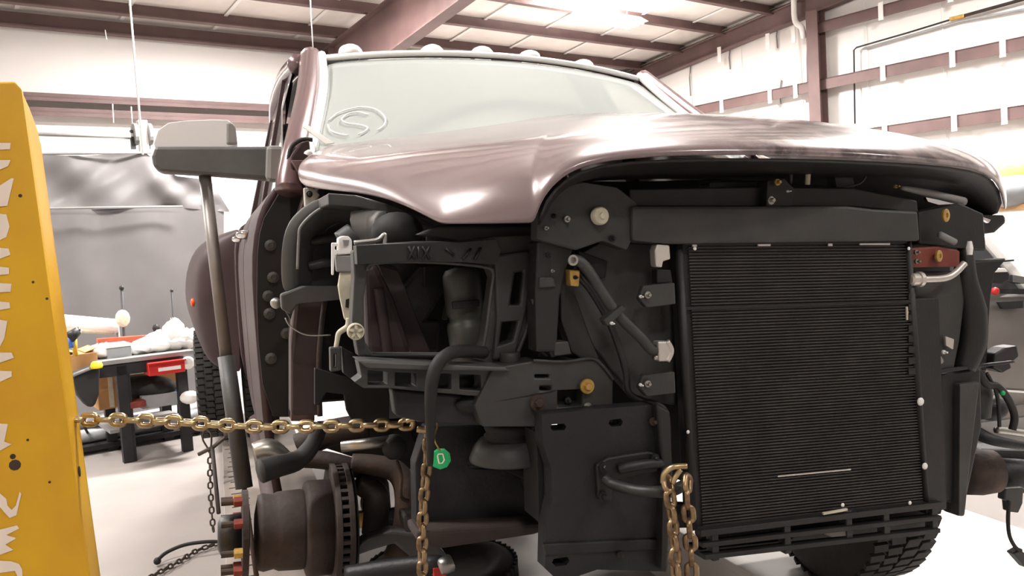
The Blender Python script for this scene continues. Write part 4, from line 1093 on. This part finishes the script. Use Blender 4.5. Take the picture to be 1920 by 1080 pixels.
o, wd, ht = bbox('cardboard_sheet', 238, 690, 346, 740, .45, .05, M_card, 'brown cardboard panel under the bench at the back', 'cardboard')
o, wd, ht = bbox('cardboard_box', 186, 702, 222, 770, .3, .3, M_card, 'tall brown cardboard box under the left part of the bench', 'box')
MB().box((wd*.1, -.003, ht*.5), (.04, .004, ht*.9)).build('tape', M_tan, o)
o, wd, ht = bbox('white_crate', 268, 734, 332, 768, .1, .35, M_greyb, 'white crate with a blue roll in it, on the shelf under the bench', 'crate')
tag(MB().tube([bw(bl(312,735,.2)), bw(bl(330,728,.2))], .06, 14).build('blue_roll', M_bluep, None, True), 'blue roll lying in the white crate under the bench', 'roll')
tag(MB().ball(bw(bl(268,728,.3)), .24, 18, (1.3,.6,.5)).build('dark_bundle', M_rub, None, True), 'dark bundle of cloth on the shelf behind the white crate', 'bundle')
tag(MB().box((0,0,0), (.2,.2,.06)).xf(Matrix.Translation(bw(bl(247,757,.12))) @ MBn.to_4x4()).build('red_case', M_rnut, None, bevel=.01), 'low red case left of the white crate', 'case')
rag_px = [(262,655,.16,.05),(284,650,.20,.07),(300,640,.14,.10),(310,648,.22,.07),(327,636,.09,.16),(332,650,.18,.07),(350,646,.14,.10),(190,668,.13,.07),(256,662,.12,.05)]
RAGL = ['low white paper heap just right of the grey tub', 'white paper wad left of the middle of the heap, above the red bin edge', 'tall white paper wad in the middle of the heap',
        'wide flat white paper sheet in front of the middle wad', 'upright white paper wad forming the peak of the heap', 'wide white paper spread under the peak of the heap',
        'white paper wad at the right end of the heap by the tyre', 'white paper wad between the cardboard box and the grey tub', 'small white paper scrap at the right foot of the grey tub']
for i, (px, py, wd, ht) in enumerate(rag_px):
    c = bw(bl(px, py, .3)); c.z = BZ + ht*.8
    o = MB().ball((0,0,0), 1, 12, (wd, .14, ht)).build('paper_towel', M_white, None, True); o.location = c
    for v in o.data.vertices: v.co += Vector((random.uniform(-.02,.02), random.uniform(-.02,.02), random.uniform(-.018,.018)))
    tag(o, RAGL[i], 'paper towel', 'white paper heap on the workbench')
o = MB().lathe((0,0,0), (0,0,1), [(.05,0),(.055,.01),(.055,.14),(.03,.18),(.02,.19),(.02,.23)], 16).build('white_bottle', M_white, None, True)
p = bw(bl(326,640,.42)); p.z = BZ; o.location = p; tag(o, 'white bottle standing among the paper towels on the bench', 'bottle')
tag(MB().lathe(bw(bl(351,680,-.02)), BX, [(.055,0),(.06,.02),(.04,.03)], 18).build('white_reel', M_white, None, True), 'round white reel at the right end of the bench front', 'reel')
# red-brown bar, steel rods, paper roll and black bag
tag(MB().beam(bw(bl(182,644,.75)), bw(bl(362,630,.75)), .06, .09).build('orange_beam', M_rust2 if False else mat('orange_beam_paint', rgb(180,84,58), .55), None, bevel=.004), 'long orange-brown bar lying behind the bench clutter', 'bar')
for px, y0, y1, r, lab in ((228,540,660,.014,'thin dark steel rod standing left in front of the curtain'), (293,615,655,.022,'short dark rod with a knob standing behind the bench'), (322,545,640,.010,'thin dark steel rod standing right in front of the curtain')):
    a, b_ = bw(bl(px,y1,.8)), bw(bl(px,y0,.8)); a2 = Vector((a.x, a.y, .0))
    m_ = MB().tube([a2, b_], r, 8); m_.ball(b_, r*1.8, 8)
    tag(m_.build('steel_rod', M_frame, None, True), lab, 'rod')
tag(MB().ball(bw(bl(230,597,.72)), .07, 12, (1,.7,1.2)).build('cloth_knot', M_tan, None, True), 'beige cloth knot tied on the left steel rod', 'knot')
m_ = empty('paper_roll_stand', Vector((bw(bl(170,620,.9)).x, bw(bl(170,620,.9)).y, 0))); rb = m_.location
MB().tube([bw(bl(100,602,.9))-rb, bw(bl(220,612,.9))-rb], .07, 18).build('paper_roll', M_white, m_, True)
MB().tube([bw(bl(100,616,.88))-rb, bw(bl(212,622,.88))-rb], .03, 10).build('cutter_bar', M_tan, m_, True)
for px in (112, 220): MB().tube([bw(bl(px,606,.9))-rb, Vector((bw(bl(px,606,.9)).x-rb.x, bw(bl(px,606,.9)).y-rb.y, 0))], .016, 8).build('post', M_gry, m_, True)
tag(m_, 'white masking paper roll on a stand at the left of the bench', 'paper roll')
t = empty('cordless_drill', bw(bl(132,650,-.1)))
MB().tube([bw(bl(129,634,-.1))-t.location, bw(bl(147,620,-.1))-t.location], [.05,.035], 14).build('body', M_frame, t, True)
MB().tube([bw(bl(131,634,-.1))-t.location, bw(bl(131,652,-.1))-t.location], .03, 12).build('handle', M_bluep, t, True)
MB().ball(bw(bl(147,619,-.1))-t.location, .028, 10).build('chuck', M_chrome, t, True)
tag(t, 'dark tool with a chrome tip and blue handle at the yellow tower edge', 'tool')
o = MB().tube([bw(bl(140,636,-.05)), bw(bl(141,668,-.05))], .02, 8).build('screwdriver', M_yel, None, True); tag(o, 'yellow handle standing beside the cardboard box', 'screwdriver')
bag = [(136,702),(160,692),(184,682),(188,690),(187,740),(178,764),(164,764),(146,742),(138,722)]
t = empty('black_bag', bw(bl(164,764,-.12)))
MB().prism([[bw(bl(x,y,-.12))-t.location for x, y in bag]], BX*-.16).build('sack', M_rub, t, bevel=.03)
MB().tube([bw(bl(136,704,-.14))-t.location, bw(bl(186,684,-.14))-t.location], .014, 8).build('hem', M_gry, t, True)
tag(t, 'black waste bag hanging at the left end of the bench', 'bag')
tag(MB().lathe(bw(bl(181,686,-.16)), (0,0,1), [(.045,-.02),(.05,0),(.04,.03)], 16).build('yellow_cap', mat('cap_yellow', rgb(238,214,40), .4), None, True), 'small yellow cap at the top corner of the black bag', 'cap')
# low rack of pipes on the floor before the bench
lc = at_z(250, 828, .0); low = empty('floor_cart', lc); low.rotation_euler = bench.rotation_euler
MB().box((0, 0, .06), (1.25, .55, .05)).build('cart_bed', M_frame, low, bevel=.006)
for x in (-.55, .55):
    for y in (-.22, .22): MB().lathe((x, y, .03), (0,1,0), [(.03,-.015),(.03,.015)], 12).build('caster', M_rub, low)
MB().tube([(-.6,-.1,.15), (.66,-.1,.17)], .065, 16).build('grey_pipe', M_greyb, low, True)
MB().tube([(-.5,.1,.17), (.7,.1,.2)], .08, 16).build('grey_pipe', M_greyb, low, True)
MB().ball((-.3, 0, .26), .14, 14, (1.5,1,.6)).build('wrapped_part', M_plast, low, True)
MB().tube([(-.72,-.3,.0), (-.66,-.28,.3)], .03, 10).build('upright', M_frame, low, True)
MB().box((-.75,-.25,.07), (.3,.22,.14)).build('grey_block', M_greyb, low, bevel=.02)
tag(low, 'low cart loaded with grey pipes on the floor before the bench', 'cart')
o = MB().ball((0,0,0), 1, 14, (.09,.07,.06)).build('white_rag', M_white, None, True); p = bw(bl(356,745,-.1)); o.location = p; tag(o, 'white rag beneath the right end of the bench', 'rag')
b = MB(); p = at_z(200, 812, .02); b.tube(crom([at_z(158,800,.3), at_z(172,818,.1), p, at_z(232,822,.03), at_z(250,806,.04)]), .012, 8)
tag(b.build('air_hose', M_rust, None, True), 'thin brown hose curling on the floor left of the cart', 'hose')

# ------------------------------------------------------------------ right wall pipework
def onR(px, py, off=.1): return on_plane(px, py, B(off,0,0), AX)
pth = [onR(1603,232), onR(1601,94), onR(1606,89), onR(1700,62), onR(1795,33)]
o = MB().tube(pth, .013, 8).build('air_pipe', M_frame, None, True); tag(o, 'thin black air pipe bent along the right wall', 'pipe')
o = MB().tube([onR(1795,33), onR(1925,-3)], .024, 8).build('air_pipe', M_rust, None, True); tag(o, 'thicker brown pipe joining the black air pipe at the upper right', 'pipe')
o = MB().box(onR(1795,33), (.06,.2,.05), MR).build('pipe_valve', M_bolt, None, bevel=.01); tag(o, 'brass valve where the two wall pipes meet', 'valve')
o = MB().tube([onR(1618,92,.06), onR(1800,40,.06), onR(1925,17,.06)], .018, 8).build('conduit', M_greyb, None, True); tag(o, 'pale conduit just below the black air pipe', 'conduit')
o = MB().tube(crom([onR(1489,-30,.3), onR(1490,35,.3), onR(1503,52,.3), onR(1507,70,.2)]), .045, 10).build('roof_cable', M_white, None, True); tag(o, 'white drop tube hanging from the roof edge near the wall column', 'tube')
for k, (px, y0, y1) in enumerate(((1370,85,130),(1296,113,180),(1224,145,165),(1459,45,90),(1465,150,195),(1516,50,170))):
    o = MB().tube([onR(px,y0,.03), onR(px-3,(y0+y1)/2,.03), onR(px-1,y1,.03)], .012, 6).build('insulation_seam', M_gry, wall_right, True)
# shelf with yellow-green sack and boxes far right
sp = pt(1905, 385, 8.6); sh = empty('wall_shelf', Vector((sp.x, sp.y, 0))); sh.rotation_euler = MBn.to_euler()
MB().box((.6, 0, sp.z-.02), (1.6, .5, .06)).build('shelf_board', M_wood, sh, bevel=.004)
MB().box((.6, 0, sp.z-.75), (1.6, .5, .05)).build('shelf_board', M_wood, sh)
for x in (-.15, 1.35): MB().box((x, 0, sp.z/2), (.06, .5, sp.z)).build('upright', M_white, sh)
tag(sh, 'wooden shelf at the right edge behind the hood', 'shelf')
o = MB().ball((0,0,0), 1, 16, (.42,.22,.17)).build('grey_sack', M_greyb, None, True); o.location = pt(1912,364,8.5) + Vector((0,0,.03)); tag(o, 'pale grey sack lying on the wooden shelf', 'sack')
o = MB().ball((0,0,0), 1, 16, (.22,.2,.2)).build('green_sack', mat('lime', rgb(206,214,110), .6, var=.2), None, True); o.location = pt(1912,325,8.6); tag(o, 'yellow-green bag on top of the grey sack', 'bag')

# ------------------------------------------------------------------ silver pickup parked on the right
# its side faces the camera, its nose points to the right
cd = 6.2
cp = pt(1890, 790, cd); cp.z = 0
ca = math.radians(14)
car = empty('silver_truck', cp); car.rotation_euler = (0, 0, ca)
Rz = Matrix.Rotation(ca, 3, 'Z'); XN = Rz @ Vector((1,0,0)); YN = Rz @ Vector((0,1,0))
def cl_(px, py, y=0.0):
    P = on_plane(px, py, cp + YN*y, YN) - cp; return Vector((P.dot(XN), P.dot(YN), P.z))
def cplate(name, L, y, th, m, parent=None, bevel=.008): return MB().prism([[cl_(a, b_, y) for a, b_ in L]], (0, th, 0)).build(name, m, parent or car, bevel=bevel)
zs = [cl_(1800, 600).x, cl_(1990, 600).x]
prof = [(.02,.28),(.0,.35),(-.03,.55),(-.035,.85),(.0,1.05),(.05,1.16)]
G = [[Vector((x, y, z)) for y, z in prof] for x in (-2.3, -.9, .0, .32)]
d1 = surf('door', G, M_silver, car, thick=.02, sub=1)
G = [[Vector((x, y, z)) for y, z in prof] for x in (.33, .8, 1.3)]
surf('front_fender', G, M_silver, car, thick=.02, sub=1)
MB().box((-.3, .1, .25), (3.4, .12, .14)).build('rocker_panel', M_silver, car, bevel=.02)
MB().box((-.6, .9, .7), (2.9, 1.6, .85)).build('cabin', M_deep, car, bevel=.05)
zb = 1.15
pa_, pb_ = cl_(1838, 446, .22), cl_(1935, 556, .10)
MB().beam(pa_, pb_ + (pb_-pa_)*.15, .08, .10, (0,1,0)).build('windshield_pillar', M_white, car, bevel=.02)
MB().prism([[cl_(1700,446,.2), cl_(1836,452,.2), cl_(1926,560,.09), cl_(1700,566,.09)]], (0,.01,0)).build('side_window', mat('car_glass', rgb(70,72,74), .05, var=0), car)
MB().beam(cl_(1856,492,.1), cl_(1900,488,.1), .015, .012).build('window_seal', M_rub, car)
e_ = pb_ + (pb_-pa_)*.15
MB().prism([[pa_+Vector((.05,.0,.0)), e_+Vector((.05,0,0)), e_+Vector((.25,1.5,0)), pa_+Vector((.0,1.5,.03))]], (0,0,.01)).build('windshield', M_glass, car)
MB().prism([[pa_+Vector((0,.05,.02)), pa_+Vector((0,1.5,.05)), pa_+Vector((-1.6,1.5,.06)), pa_+Vector((-1.6,.05,.03))]], (0,0,.03)).build('roof', M_silver, car, bevel=.01)
MB().box((1.0, .8, 1.12), (1.0, 1.5, .06)).build('hood', M_silver, car, bevel=.02)
mr = cplate('mirror', [(1862,506),(1888,505),(1896,514),(1895,526),(1884,532),(1862,530),(1858,520)], -.2, .1, M_frame, bevel=.02)
cplate('mirror_cap', [(1862,503),(1886,503),(1892,510),(1862,511)], -.21, .1, M_white, mr, bevel=.01)
MB().beam(cl_(1890,522,-.12), cl_(1915,526,.05), .06, .05).build('mirror_arm', M_frame, car)
MB().beam(cl_(1858,545,-.03), cl_(1960,548,-.03), .02, .04).build('belt_moulding', M_frame, car)
cplate('door_pull', [(1872,566),(1920,564),(1920,578),(1880,580)], -.05, .03, M_frame)
MB().ball(cl_(1866,546,-.06), .03, 10).build('red_lamp', M_red, car, True)
MB().beam(cl_(1820,728,-.045), cl_(1960,738,-.045), .012, .014).build('side_moulding', M_white, car)
for x in (-2.6, 1.1):
    c_ = Vector((x, .18, .36))
    wheel(c_, 'wheel', Vector((0,1,0)), .36, .24, car)
tag(car, 'silver pickup truck parked at the right edge behind the hood', 'truck')
# bits on the floor at the right
for px, py in ((1733, 1042), (1811, 1073)):
    o = MB().ball((0,0,0), 1, 8, (.02,.01,.006)).build('debris', M_rust, None, True); o.location = at_z(px, py, .005)
    tag(o, 'small dark crumb of debris on the bright floor at the right, ' + ('farther one by the tyre' if px < 1800 else 'nearer one'), 'debris')
